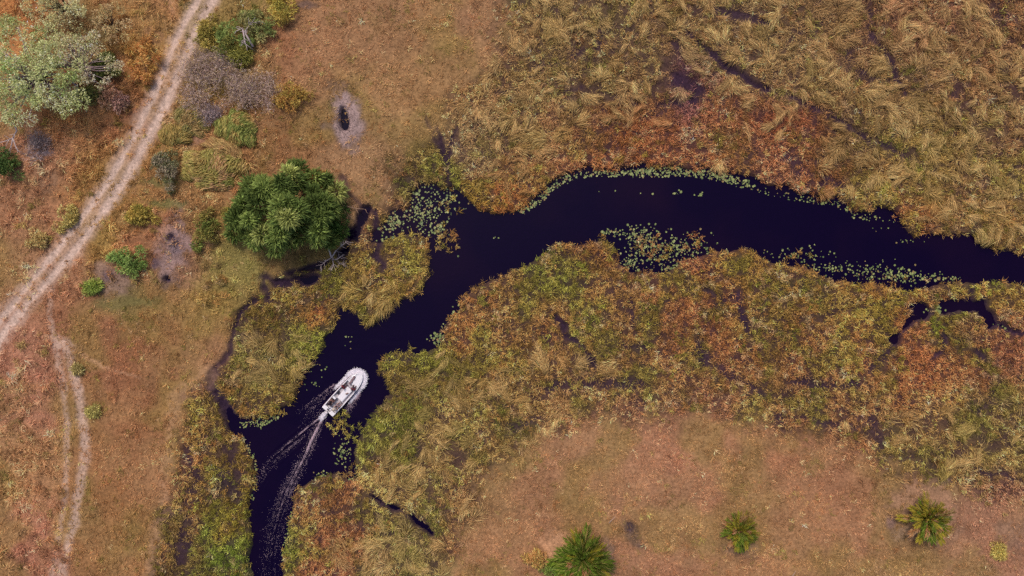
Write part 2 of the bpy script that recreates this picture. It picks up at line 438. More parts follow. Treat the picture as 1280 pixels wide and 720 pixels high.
# vegetation colour, as seen from the drone: (x, y, reach, colour)
VC = [(700, 30, 60, (152, 127, 76)), (650, 90, 50, (162, 127, 80)), (760, 60, 40, (142, 117, 70)), (680, 150, 50, (150, 118, 75)), (800, 100, 40, (150, 120, 75)), (860, 112, 25, (105, 70, 75)),
 (830, 165, 40, (150, 98, 60)), (900, 152, 40, (152, 100, 62)), (760, 168, 40, (138, 92, 50)), (930, 60, 40, (146, 120, 72)), (1000, 60, 50, (146, 120, 74)), (1060, 60, 50, (140, 108, 68)),
 (1150, 40, 60, (146, 106, 72)), (1240, 60, 50, (140, 106, 66)), (1100, 130, 50, (142, 116, 70)), (980, 160, 35, (150, 90, 55)), (1060, 165, 40, (130, 105, 60)), (1180, 130, 50, (134, 100, 62)),
 (1250, 140, 50, (146, 116, 70)), (650, 215, 40, (152, 115, 58)), (620, 240, 30, (146, 92, 45)), (720, 195, 40, (152, 104, 62)), (800, 190, 40, (150, 95, 48)), (900, 195, 40, (152, 104, 62)),
 (980, 215, 40, (156, 106, 66)), (1030, 225, 30, (130, 85, 45)), (1100, 230, 40, (150, 117, 65)), (1150, 200, 50, (135, 117, 55)), (1230, 230, 50, (146, 116, 65)), (1140, 278, 26, (155, 100, 55)),
 (1250, 280, 30, (146, 120, 60)), (595, 180, 30, (158, 132, 85)), (540, 200, 25, (115, 105, 45)), (510, 205, 25, (115, 90, 60)),
 (470, 40, 60, (152, 114, 72)), (400, 60, 50, (156, 116, 74)), (560, 60, 50, (150, 116, 66)), (500, 120, 50, (156, 120, 70)), (430, 215, 40, (152, 117, 76)), (610, 30, 30, (152, 112, 76)),
 (360, 60, 30, (150, 98, 60)), (350, 180, 40, (146, 106, 60)), (20, 15, 30, (184, 126, 62)), (100, 40, 30, (152, 112, 76)), (170, 20, 30, (172, 120, 72)), (180, 60, 28, (180, 128, 62)),
 (140, 120, 40, (156, 98, 66)), (172, 105, 25, (152, 118, 45)), (110, 160, 40, (156, 112, 60)), (60, 205, 40, (158, 114, 82)), (130, 210, 40, (162, 117, 55)), (40, 270, 50, (156, 112, 74)),
 (100, 240, 40, (156, 112, 52)), (60, 330, 40, (164, 118, 82)), (310, 20, 30, (132, 117, 50)), (300, 60, 30, (122, 112, 52)), (330, 100, 20, (142, 112, 60)),
 (180, 235, 20, (152, 112, 55)), (130, 300, 25, (152, 117, 50)), (170, 300, 25, (166, 112, 70)), (230, 330, 25, (150, 112, 80)), (120, 400, 40, (150, 102, 66)), (160, 385, 18, (122, 112, 66)),
 (30, 480, 50, (166, 116, 86)), (30, 580, 50, (166, 126, 78)), (20, 680, 50, (168, 114, 84)), (130, 480, 50, (146, 98, 62)), (180, 450, 50, (142, 96, 56)), (170, 560, 60, (152, 106, 60)),
 (150, 650, 60, (147, 107, 56)), (200, 600, 40, (160, 118, 74)), (240, 400, 40, (147, 112, 60)), (250, 450, 30, (154, 114, 74)), (260, 560, 30, (122, 102, 45)), (260, 620, 30, (117, 102, 45)),
 (230, 690, 30, (102, 87, 45)), (278, 680, 22, (108, 125, 40)), (292, 640, 22, (135, 115, 40)), (210, 650, 16, (88, 92, 40)), (330, 450, 30, (155, 140, 80)), (380, 430, 26, (122, 124, 45)),
 (350, 490, 40, (138, 118, 50)), (300, 500, 30, (128, 112, 50)), (330, 400, 30, (128, 108, 50)), (398, 402, 14, (152, 95, 50)), (470, 370, 30, (142, 122, 50)), (430, 350, 30, (128, 108, 50)),
 (510, 320, 25, (140, 116, 56)), (450, 380, 30, (134, 114, 56)), (270, 370, 30, (154, 128, 55)), (290, 350, 25, (128, 122, 55)),
 (480, 480, 30, (117, 97, 50)), (520, 470, 40, (122, 112, 45)), (600, 430, 40, (138, 98, 50)), (640, 400, 40, (132, 107, 55)), (590, 500, 40, (142, 117, 60)), (500, 550, 36, (117, 117, 45)),
 (560, 560, 50, (152, 127, 70)), (520, 600, 40, (152, 127, 70)), (620, 540, 50, (148, 122, 65)), (400, 640, 36, (142, 108, 58)), (372, 670, 20, (110, 124, 40)), (430, 680, 30, (150, 100, 62)),
 (470, 690, 26, (160, 130, 85)), (420, 608, 26, (146, 100, 60)), (510, 690, 40, (142, 127, 70)), (600, 640, 50, (152, 117, 70)), (700, 338, 30, (108, 110, 42)), (735, 318, 26, (128, 90, 45)),
 (690, 400, 50, (142, 107, 55)), (760, 430, 60, (138, 107, 55)), (850, 430, 60, (138, 96, 55)), (720, 460, 50, (148, 117, 65)), (830, 470, 40, (142, 117, 65)), (900, 400, 50, (142, 92, 50)),
 (950, 400, 40, (117, 107, 45)), (940, 340, 30, (142, 112, 50)), (1000, 420, 40, (148, 102, 55)), (1030, 400, 26, (112, 108, 42)), (1060, 440, 50, (152, 107, 60)), (1100, 380, 40, (142, 107, 45)),
 (1150, 460, 50, (152, 97, 55)), (1250, 430, 46, (146, 98, 62)), (1260, 372, 26, (142, 117, 50)), (1200, 405, 40, (128, 102, 50)), (1170, 540, 60, (148, 122, 65)), (1260, 530, 50, (142, 122, 65)),
 (1050, 510, 50, (132, 102, 55)), (1000, 490, 40, (117, 87, 50)), (950, 510, 40, (128, 112, 50)), (1100, 560, 40, (148, 117, 65)),
 (760, 580, 80, (158, 116, 78)), (900, 570, 80, (162, 112, 78)), (700, 620, 50, (152, 110, 72)), (850, 640, 60, (158, 113, 78)), (1000, 600, 80, (158, 112, 72)), (1000, 680, 60, (156, 115, 70)),
 (1100, 680, 60, (156, 114, 76)), (1230, 660, 50, (160, 116, 84)), (620, 690, 40, (158, 115, 74)), (900, 700, 40, (152, 113, 68)), (1060, 570, 50, (158, 110, 74))]
vc = np.zeros(PX.shape + (3,)); vw = np.zeros(PX.shape)
wx = PX + (fbm(PX, PY, 34, 41) - 0.5) * 60; wy = PY + (fbm(PX, PY, 34, 42) - 0.5) * 60
for x, y, r, c in VC:
    w = np.exp(-((wx - x) ** 2 + (wy - y) ** 2) / (2 * (r * 0.62) ** 2)) + 2e-4 / (1 + ((wx - x) ** 2 + (wy - y) ** 2) / 5000)
    vc += w[..., None] * lin(c); vw += w
vc /= vw[..., None]
def mute(c, k=0.2):
    l = (c * np.array([0.3, 0.6, 0.1])).sum(-1, keepdims=True)
    return c * (1 - k) + l * np.array([1.08, 0.95, 1.02]) * k
vc = mute(vc, 0.08) * np.array([1.07, 0.985, 1.0])
vc = np.where(dry[..., None] > 0, vc * (1 - dry[..., None]) + mute(vc, 0.12) * np.array([1.05, 1.02, 0.93]) * dry[..., None], vc)
_k = (sstep(0.45, 0.7, fbm(PX, PY, 55, 46, 3)) * dry * 0.55)[..., None]      # olive mottling of the meadows
vc = vc * (1 - _k) + lin((140, 118, 66)) * _k
_k = (sstep(0.5, 0.72, fbm(PX, PY, 38, 47, 3)) * dry * 0.35)[..., None]
vc = vc * (1 - _k) + lin((160, 124, 86)) * _k
_k = (sstep(0.5, 0.66, fbm(PX, PY, 30, 49, 3)) * (1 - dry) * (1 - 0.6 * blob(960, 90, 420, 140)) * 0.5)[..., None]   # green sedge patches
vc = vc * (1 - _k) + lin((112, 116, 46)) * _k
vc = vc * (0.84 + 0.32 * fbm(PX, PY, 24, 48, 3))[..., None]

# where the grass lies in long combed strands (1) or stands as short sedge (0)
lodge = np.zeros(PX.shape)
for x, y, rx, ry, k in [(760, 70, 130, 90, 1), (960, 60, 150, 100, 1), (1180, 90, 160, 130, 0.9), (640, 150, 60, 70, 0.9), (620, 190, 40, 40, 0.8), (1150, 220, 130, 50, 0.6), (1240, 270, 60, 40, 0.8),
    (335, 440, 42, 50, 0.9), (360, 480, 40, 30, 0.7), (570, 500, 60, 40, 0.8), (540, 580, 80, 60, 1), (500, 690, 60, 40, 1), (640, 540, 70, 40, 0.8), (1180, 550, 110, 40, 0.9), (720, 460, 60, 30, 0.5),
    (280, 370, 26, 16, 0.8), (20, 20, 40, 30, 0.6), (180, 60, 40, 40, 0.6), (120, 210, 60, 40, 0.4), (1260, 540, 60, 50, 0.8), (460, 370, 40, 24, 0.5)]:
    lodge = np.maximum(lodge, blob(x, y, rx, ry, soft=0.5) * k)

# winding crevices between the reed swaths
crev = 1 - sstep(0.014, 0.05, np.abs(fbm(PX, PY, 46, 55, 3) - 0.5))
crev = np.maximum(crev, (1 - sstep(0.012, 0.05, np.abs(fbm(PX + 400, PY * 1.3, 30, 57, 3) - 0.5))) * 0.85)
crev = crev * lodge * (1 - dry) * (0.45 + 0.55 * sstep(0.35, 0.55, fbm(PX, PY, 60, 58, 2)))
gap = np.maximum(chan, crev * 0.85)

# ground height in metres
land = 0.04 + 0.26 * dry + (fbm(PX, PY, 70, 51) - 0.5) * 0.35 + ROUGH * 0.12
land = land - 0.16 * chan - 0.5 * sstep(0.62, 0.95, chan)
land = land - rut * 0.10 - rut2 * 0.05
tb = sstep(-9, 5, sdf)
gz = land * tb + (-1.5) * (1 - tb)
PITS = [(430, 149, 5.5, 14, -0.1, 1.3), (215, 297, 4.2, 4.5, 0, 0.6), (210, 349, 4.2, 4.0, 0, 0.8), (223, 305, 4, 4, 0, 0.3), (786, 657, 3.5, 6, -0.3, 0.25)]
pit_shade = np.zeros(PX.shape)
for x, y, rx, ry, rot, dp in PITS:
    rim = blob(x, y, rx * 3.2, ry * 2.0, rot=rot, soft=0.7)
    gz += rim * 0.22 * min(dp, 1)
    c, s = math.cos(rot), math.sin(rot)
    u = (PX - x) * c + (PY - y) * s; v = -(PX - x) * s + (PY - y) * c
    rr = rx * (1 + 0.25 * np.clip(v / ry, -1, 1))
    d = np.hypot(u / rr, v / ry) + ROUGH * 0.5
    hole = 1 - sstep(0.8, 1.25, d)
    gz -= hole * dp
    pit_shade = np.maximum(pit_shade, hole * min(1, dp * 1.6))

# ground colour: soil, litter and turf, with shade painted into marsh floor and pits
peat_shade = lin((50, 33, 42))  # marsh soil, with the purple shade between tufts put into its colour
turf = vc * 0.74
gc = peat_shade * (1 - dry[..., None]) + turf * dry[..., None]
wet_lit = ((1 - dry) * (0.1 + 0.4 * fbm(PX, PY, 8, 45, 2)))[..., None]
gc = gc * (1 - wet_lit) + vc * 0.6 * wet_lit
mud = lin((44, 30, 48))
k = np.clip(chan * 1.15, 0, 1)[..., None]
gc = gc * (1 - k) + mud * k
k = (bare * (0.5 + 0.5 * dry))[..., None]
gc = np.where(k > 0, gc * (1 - k) + bare_c / np.maximum(bare, 1e-4)[..., None] * np.minimum(bare, 1)[..., None] * k, gc)
sand = lin((182, 156, 142)); sand2 = lin((170, 142, 126))
k = (rut_mid * 0.48)[..., None]; gc = gc * (1 - k) + sand2 * k
k = (rut * 0.92)[..., None]; gc = gc * (1 - k) + sand * k
k = np.clip(rut2, 0, 0.85)[..., None]; gc = gc * (1 - k) + lin((172, 144, 128)) * k
k = (path * 0.8)[..., None]; gc = gc * (1 - k) + lin((178, 138, 108)) * k
k = np.clip(pit_shade, 0, 1)[..., None]; gc = gc * (1 - k) + lin((66, 54, 72)) * k  # holes darkened: the shade inside is put into the soil colour
k = (1 - tb)[..., None]; gc = gc * (1 - k) + lin((30, 20, 38)) * k

# ------------------------------------------------------------------ the setting: ground, river, tracks
def axis(a, b, lo, hi, step):
    core = np.arange(a, b + 0.01, step)
    ext = np.cumsum(np.geomspace(step * 2, 2500, 26))
    return np.concatenate([(a - ext)[::-1], core, b + ext])
gx = axis(-84, 1364, 0, 0, 2.4); gy = axis(-84, 804, 0, 0, 2.4)
mx, my = np.meshgrid(gx, gy)
zz = sample(gz, mx, my)
out_r = np.maximum(np.maximum(X0 - mx, mx - X1), np.maximum(Y0 - my, my - Y1))
zz = np.where(out_r > 0, np.where(zz < -0.2, zz, 0.2 + (fbm(mx, my, 900, 61) - 0.5) * np.clip(out_r / 200, 0, 6)), zz)
V = np.stack([(mx - 640) * S, (360 - my) * S, zz], -1).reshape(-1, 3)
ny, nx = mx.shape
idx = np.arange(nx * ny).reshape(ny, nx)
F = np.stack([idx[1:, :-1], idx[1:, 1:], idx[:-1, 1:], idx[:-1, :-1]], -1).reshape(-1, 4)
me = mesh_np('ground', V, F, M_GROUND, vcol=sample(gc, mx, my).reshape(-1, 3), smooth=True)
tag(link('ground', me), 'dry grassland and dark peaty marsh floor beside the river', 'ground', kind='structure')
def zg(px, py): return sample(gz, px, py)

# river surface: long sheet, with the boat's wake as real low waves
WAKE_A = np.array([404.0, 519.0])
def wave(x, y):
    z = (fbm(x, y, 12, 71, 2) - 0.5) * 0.03
    for pts, amp, wid in ((WK_L, 0.07, 5), (WK_R, 0.10, 6), (WK_L2, 0.05, 6)):
        d = np.full(np.shape(x), 99.0)
        for (x1, y1), (x2, y2) in zip(pts[:-1], pts[1:]):
            dx, dy = x2 - x1, y2 - y1
            t = np.clip(((x - x1) * dx + (y - y1) * dy) / (dx * dx + dy * dy), 0, 1)
            d = np.minimum(d, np.hypot(x - x1 - t * dx, y - y1 - t * dy))
        z = z + amp * np.exp(-(d / wid) ** 2) * np.cos(d * 1.1)
    return z
WK_L = [(404, 519), (392, 528), (375, 542), (358, 556), (338, 573)]
WK_L2 = [(380, 545), (350, 570), (330, 590), (315, 612)]
WK_R = [(405, 520), (396, 536), (388, 552), (380, 572), (370, 592), (358, 614), (350, 636), (342, 662), (338, 690), (335, 730)]
wx_ = np.concatenate([np.arange(-2000, 250, 150), np.arange(250, 520, 2.0), np.arange(520, 4000, 120)])
wy_ = np.concatenate([np.arange(-2000, 420, 120), np.arange(420, 800, 2.0), np.arange(800, 4000, 150)])
mx, my = np.meshgrid(wx_, wy_)
zz = WATER_Z + np.where((mx > 252) & (mx < 516) & (my > 424) & (my < 796), wave(mx, my), 0)
V = np.stack([(mx - 640) * S, (360 - my) * S, zz], -1).reshape(-1, 3)
ny, nx = mx.shape
idx = np.arange(nx * ny).reshape(ny, nx)
F = np.stack([idx[1:, :-1], idx[1:, 1:], idx[:-1, 1:], idx[:-1, :-1]], -1).reshape(-1, 4)
tag(link('river_water', mesh_np('river_water', V, F, M_WATER, smooth=True)), 'dark navy river water winding between marsh banks', 'river', kind='structure')

def track(name, label, left, right, pad):
    L = np.array(left, float); R = np.array(right, float)
    def res(P, n):
        s = np.r_[0, np.cumsum(np.hypot(*np.diff(P, axis=0).T))]
        t = np.linspace(0, s[-1], n)
        return np.c_[np.interp(t, s, P[:, 0]), np.interp(t, s, P[:, 1])]
    n, m = 260, 22
    L, R = res(L, n), res(R, n)
    c = (R - L); c /= np.maximum(np.linalg.norm(c, axis=1, keepdims=True), 1e-3)
    A, B = L - c * pad, R + c * pad
    t = np.linspace(0, 1, m)[None, :, None]
    G = A[:, None] * (1 - t) + B[:, None] * t
    z = zg(G[..., 0], G[..., 1])
    e = np.ones(m); e[0] = e[-1] = -1.5
    z = z + 0.025 * e[None, :]
    V = np.stack([(G[..., 0] - 640) * S, (360 - G[..., 1]) * S, z], -1).reshape(-1, 3)
    idx = np.arange(n * m).reshape(n, m)
    F = np.stack([idx[1:, :-1], idx[1:, 1:], idx[:-1, 1:], idx[:-1, :-1]], -1).reshape(-1, 4)
    cc = sample(gc, G[..., 0], G[..., 1]).reshape(-1, 3)
    o = link(name, mesh_np(name, V, F, M_GROUND, vcol=cc, smooth=True))
    tag(o, label, 'road', kind='structure')
track('dirt_road', 'pale sandy two rut dirt road through dry scrub', RUT_L, RUT_R, 7)
track('dirt_track', 'faint worn vehicle track across brown meadow', RUT2_L[2:], RUT2_R, 6)

# ------------------------------------------------------------------ grass
def jgrid(s, x0=-70, x1=1350, y0=-70, y1=790):
    xs = np.arange(x0, x1, s); ys = np.arange(y0, y1, s)
    x, y = np.meshgrid(xs, ys)
    x = x + rng.uniform(-0.5, 0.5, x.shape) * s * 1.3; y = y + rng.uniform(-0.5, 0.5, x.shape) * s * 1.3
    return x.ravel(), y.ravel()

def blade_arrays(P, az, L, w, e1, e2, roll=None):
    """kite-shaped bent blades: P (n,3) roots in metres"""
    n = len(P)
    d = np.c_[np.cos(az), np.sin(az), np.zeros(n)]
    s = np.c_[-np.sin(az), np.cos(az), np.zeros(n)]
    if roll is None: roll = rng.normal(0, 0.5, n)
    s = s * np.cos(roll)[:, None]; s[:, 2] = np.sin(roll)
    mid = P + d * (L * 0.45 * np.cos(e1))[:, None]; mid[:, 2] += L * 0.45 * np.sin(e1)
    tip = mid + d * (L * 0.55 * np.cos(e2))[:, None]; tip[:, 2] += L * 0.55 * np.sin(e2)
    V = np.stack([mid + s * (w / 2)[:, None], tip, mid - s * (w / 2)[:, None], P], 1)
    return V.reshape(-1, 3)
def quads(n): return np.arange(n * 4, dtype=np.int32).reshape(n, 4)

PAL = np.array([lin(c) for c in [(176, 148, 98), (105, 118, 40), (150, 98, 60), (168, 136, 104), (88, 98, 40), (120, 84, 56)]])
VEG_GAIN = 1.25
def veg_color(x, y, mix=0.22, var=0.22, seed=0):
    c = sample(vc, x, y) * VEG_GAIN
    n = len(x)
    # clumps of another plant here and there
    sel = (fbm(x, y, 22, 81 + seed, 2) + rng.normal(0, 0.12, n))
    pick = (fbm(x, y, 15, 91 + seed, 2) * 7.0).astype(int) % len(PAL)
    k = (sstep(0.52, 0.75, sel) * mix * 2.2)[:, None]
    c = c * (1 - k) + PAL[pick] * VEG_GAIN * k
    b = np.exp(rng.normal(0, var, n) + (fbm(x, y, 30, 95 + seed, 2) - 0.5) * 0.9)
    return np.clip(c * b[:, None], 0.004, 0.7)

def rep(n_per, *arrs): return [np.repeat(a, n_per, axis=0) for a in arrs]

water_free = lambda x, y: sample(sdf, x, y)

EMERG = [(560, 300, 14, 20, 0.55), (430, 535, 16, 14, 0.8), (470, 290, 14, 10, 0.5), (815, 312, 18, 14, 0.45), (872, 300, 12, 10, 0.3), (520, 440, 14, 8, 0.4), (1000, 322, 14, 6, 0.35), (755, 300, 8, 8, 0.5),
         (1130, 350, 30, 4, 0.3), (415, 405, 6, 12, 0.5), (440, 588, 8, 16, 0.5), (565, 255, 10, 12, 0.15), (1120, 270, 10, 6, 0.3), (340, 512, 20, 6, 0.4)]
emerg = np.zeros(PX.shape)
for x, y, rx, ry, k in EMERG: emerg = np.maximum(emerg, blob(x, y, rx, ry, soft=0.6) * k)

def grass_object(name, label, Vs, Cs):
    V = np.concatenate(Vs); C = np.concatenate(Cs)
    o = link(name, mesh_np(name, V, quads(len(V) // 4), M_GRASS, fcol=C))
    return tag(o, label, 'grass', kind='stuff')

def inframe(x, y): return (x > -12) & (x < 1292) & (y > -12) & (y < 732)

def lay(x, y, n_per, spread, length, width, e1, e2, az0, azs, mix, var, bvar, seed, zoff=0.0, gain=1.0, clear=True):
    """n_per blades about every clump centre"""
    c = veg_color(x, y, mix, var, seed)
    X, Y, A, Cc = np.repeat(x, n_per), np.repeat(y, n_per), np.repeat(az0, n_per), np.repeat(c, n_per, axis=0)
    n = len(X)
    hs = np.repeat(np.exp(rng.normal(0, 0.2, len(x))), n_per)
    r = np.sqrt(rng.uniform(0, 1, n)) * spread; a = rng.uniform(0, 2 * np.pi, n)
    rx, ry = X + r * np.cos(a), Y + r * np.sin(a)
    z = np.maximum(sample(gz, rx, ry), WATER_Z - 0.02) + zoff
    P = np.c_[(rx - 640) * S, (360 - ry) * S, z]
    azs_ = np.repeat(azs, n_per) if np.ndim(azs) else azs
    az = A + rng.normal(0, 1, n) * azs_
    L = rng.uniform(*length, n) * hs; w = rng.uniform(*width, n)
    E1 = np.radians(rng.uniform(*e1, n)); E2 = E1 - np.radians(rng.uniform(*e2, n))
    reach = L * 0.8 / S
    ok = np.ones(n, bool)
    for f_ in (0.0, 0.5, 1.0):
        ok &= sample(gap, rx + np.cos(az) * reach * f_, ry - np.sin(az) * reach * f_) < rng.uniform(0.3, 1.05, n)
    P, az, L, w, E1, E2, Cc = P[ok], az[ok], L[ok], w[ok], E1[ok], E2[ok], Cc[ok]
    n = len(P)
    V = blade_arrays(P, az, L, w, E1, E2)
    col = Cc * np.exp(rng.normal(0, bvar, n))[:, None] * gain
    return V, np.clip(col, 0.003, 0.8)

tree_keep = np.ones(PX.shape)
Vs, Cs = [], []
# 1. long lodged reeds: tufts combed one way each, dark crevices between them
def wet_p(x, y):
    return (1 - sample(dry, x, y)) * (sample(sdf, x, y) > 1) * np.where(inframe(x, y), 1, 0.5)
# under-storey of old brown stems
x, y = jgrid(7.0)
p = wet_p(x, y) * sample(lodge, x, y) * np.clip(1 - 1.6 * sample(chan, x, y), 0, 1) * (0.3 + 0.8 * sstep(0.35, 0.55, fbm(x, y, 14, 103, 2)))
k = rng.uniform(0, 1, len(x)) < p
x, y = x[k], y[k]
theta = fbm(x, y, 60, 113, 2) * 4 * np.pi
v, c = lay(x, y, 24, 4.5, (0.35, 0.9), (0.022, 0.05), (15, 60), (10, 60), theta, 1.0, 0.25, 0.30, 0.36, 5, gain=0.88)
Vs.append(v); Cs.append(c)
# tufts: pale straw swaths lying over the brown matrix
x, y = jgrid(14.0)
p = wet_p(x, y) * np.clip(sample(lodge, x, y) * 1.1, 0, 1) * (0.15 + 0.65 * sstep(0.36, 0.56, fbm(x, y, 36, 101, 3)))
for dx, dy in ((0, 0), (6, 0), (-6, 0), (0, 6), (0, -6)):
    p *= np.clip(1 - 1.3 * sample(chan, x + dx, y + dy), 0, 1)
k = rng.uniform(0, 1, len(x)) < p
x, y = x[k], y[k]
straw = lin((184, 154, 104))
nb = rng.integers(90, 270, len(x))
size = rng.gamma(6.0, 1.0, len(x)).clip(2.5, 13); curl = rng.normal(0, 0.16, len(x))
theta = fbm(x, y, 64, 111, 2) * 5 * np.pi + rng.normal(0, 0.6, len(x))
tint = rng.uniform(0.15, 0.75, len(x))
col = veg_color(x, y, 0.10, 0.16, 1); col = col * (1 - tint[:, None]) + straw * 1.3 * (np.exp(rng.normal(0, 0.14, len(x))) * tint)[:, None]
X, Y, T, SZ, CU = [np.repeat(q, nb) for q in (x, y, theta, size, curl)]; CC = np.repeat(col, nb, axis=0)
n = len(X)
ul = rng.normal(0, 0.75, n) * SZ; vl = rng.normal(0, 0.5, n) * SZ          # along and across the swath
ct, st = np.cos(T), np.sin(T)
rx, ry = X + ul * ct - vl * st, Y - (ul * st + vl * ct)
az = T + CU * vl + 0.05 * ul * np.sign(CU) + rng.normal(0, 0.2, n)          # strands curl round the swath
L = rng.uniform(0.5, 1.35, n)
ok = np.ones(n, bool)
for f_ in (0.0, 0.5, 1.0):
    ok &= sample(gap, rx + np.cos(az) * L / S * 0.8 * f_, ry - np.sin(az) * L / S * 0.8 * f_) < rng.uniform(0.3, 1.05, n)
ok &= sample(sdf, rx, ry) > 0
rx, ry, az, L, CC, vl, SZ = rx[ok], ry[ok], az[ok], L[ok], CC[ok], vl[ok], SZ[ok]
n = len(rx)
P = np.c_[(rx - 640) * S, (360 - ry) * S, sample(gz, rx, ry) + 0.42 * np.exp(-(vl / (SZ * 0.6)) ** 2) * rng.uniform(0.5, 1, n)]
e1 = np.radians(rng.uniform(5, 40, n))
v = blade_arrays(P, az, L, rng.uniform(0.022, 0.05, n), e1, e1 - np.radians(rng.uniform(20, 55, n)))
c = np.clip(CC * np.exp(rng.normal(0, 0.3, n))[:, None], 0.003, 0.8)
Vs.append(v); Cs.append(c)
n_reed = len(c)
grass_object('reed_grass', 'long pale flattened reed grass lying in swirls over the marsh', Vs, Cs)

# 2. short sedge over all the wet ground
Vs, Cs = [], []
x, y = jgrid(4.3)
d = sample(dry, x, y); lo = sample(lodge, x, y); ch = sample(chan, x, y); sd = sample(sdf, x, y)
p = (1 - d * 0.95) * (1 - 0.35 * lo) * np.clip(1 - 1.25 * ch, 0.02, 1) * sstep(-2, 2.5, sd)
p *= 0.55 + 0.5 * sstep(0.36, 0.55, fbm(x, y, 11, 121, 2))
p = np.maximum(p, sample(emerg, x, y) * 0.75) * np.where(inframe(x, y), 1, 0.5) * (1 - sample(bare, x, y))
k = rng.uniform(0, 1, len(x)) < p
x, y = x[k], y[k]
v, c = lay(x, y, 18, 2.6, (0.24, 0.62), (0.03, 0.07), (25, 80), (10, 70), rng.uniform(0, 2 * np.pi, len(x)), 1.3, 0.24, 0.30, 0.36, 2, gain=1.36)
Vs.append(v); Cs.append(c)
n_sedge = len(c)
grass_object('marsh_sedge', 'tufted olive and rust sedge covering the wet banks', Vs, Cs)

# 3. short dry turf
Vs, Cs = [], []
x, y = jgrid(4.4)
d = sample(dry, x, y)
p = d * (1 - 0.97 * np.clip(sample(rut, x, y) * 1.2, 0, 1)) * (1 - 0.65 * sample(rut_mid, x, y)) * (1 - 0.9 * sample(bare, x, y)) * (1 - 0.75 * np.clip(sample(rut2, x, y), 0, 1)) * (1 - 0.8 * sample(path, x, y)) * (1 - 0.5 * sample(chan, x, y))
p *= 0.35 + 0.75 * sstep(0.35, 0.6, fbm(x, y, 16, 131, 2))
p *= np.where(inframe(x, y), 1, 0.5)
k = rng.uniform(0, 1, len(x)) < p
x, y = x[k], y[k]
v, c = lay(x, y, 10, 2.5, (0.16, 0.40), (0.03, 0.065), (12, 65), (5, 50), rng.uniform(0, 2 * np.pi, len(x)), 1.6, 0.22, 0.16, 0.25, 3, gain=1.12)
Vs.append(v); Cs.append(c)
n_turf = len(c)
# taller scrub grass in the west and north-west: golden tussocks
x, y = jgrid(7.0, -70, 340, -70, 790)
tall = np.zeros(PX.shape)
for bx, by, rx, ry, kk in [(30, 15, 60, 30, 0.9), (170, 50, 50, 50, 0.9), (120, 130, 60, 40, 0.7), (120, 200, 70, 40, 0.8), (40, 270, 70, 50, 0.45), (60, 330, 50, 40, 0.4), (170, 280, 60, 40, 0.6), (140, 330, 60, 30, 0.7),
    (310, 40, 50, 60, 0.8), (260, 170, 70, 60, 0.7), (250, 280, 30, 40, 0.7), (30, 480, 40, 60, 0.45), (35, 590, 40, 70, 0.6), (30, 680, 50, 40, 0.45), (260, 360, 40, 20, 0.9), (350, 130, 20, 40, 0.5), (400, 225, 30, 30, 0.6), (20, 420, 40, 20, 0.2)]:
    tall = np.maximum(tall, blob(bx, by, rx, ry, soft=0.6) * min(1, kk * 1.25))
p = sample(dry, x, y) * sample(tall, x, y) * (1 - np.clip(sample(rut, x, y) * 1.3 + sample(rut_mid, x, y) * 0.9, 0, 1)) * (1 - sample(bare, x, y)) * (0.3 + 1.0 * sstep(0.38, 0.58, fbm(x, y, 15, 141, 2)))
k = rng.uniform(0, 1, len(x)) < p
x, y = x[k], y[k]
v, c = lay(x, y, 34, 3.6, (0.35, 0.95), (0.035, 0.07), (25, 75), (10, 70), rng.uniform(0, 2 * np.pi, len(x)), 0.9, 0.26, 0.32, 0.3, 4, gain=1.2)
Vs.append(v); Cs.append(c)
n_tall = len(c)
grass_object('dry_grass', 'short brown and golden dry grass over the meadows', Vs, Cs)
print('BLADES', n_reed, n_sedge, n_turf, n_tall, flush=True)

# loose clods thrown up round the pits
cx, cy = [], []
for x, y, rx, ry, n in ((431, 152, 15, 26, 900), (219, 306, 18, 32, 900), (143, 346, 18, 16, 400), (210, 349, 9, 9, 120), (790, 668, 8, 18, 260)):
    cx.append(x + rng.normal(0, 0.6, n) * rx); cy.append(y + rng.normal(0, 0.6, n) * ry)
cx = np.concatenate(cx); cy = np.concatenate(cy); n = len(cx)
r = rng.uniform(0.03, 0.10, n) * rng.uniform(0.4, 1, n)
B = np.array([(1, 0, 0), (0, 1, 0), (-1, 0, 0), (0, -1, 0), (0, 0, 1.0)])
sc3 = r[:, None, None] * rng.uniform(0.6, 1.3, (n, 5, 3))
V = B[None] * sc3 + np.stack([(cx - 640) * S, (360 - cy) * S, sample(gz, cx, cy)], -1)[:, None, :]
F = (np.array([(0, 1, 4), (1, 2, 4), (2, 3, 4), (3, 0, 4)])[None] + (np.arange(n) * 5)[:, None, None]).reshape(-1, 3)
cc = sample(gc, cx, cy) * rng.uniform(0.6, 1.5, n)[:, None]
o = link('soil_clods', mesh_np('soil_clods', V.reshape(-1, 3), F, M_GROUND, fcol=np.repeat(cc, 4, axis=0)))
tag(o, 'loose grey purple soil clods strewn around the dug pits', 'soil', kind='stuff')

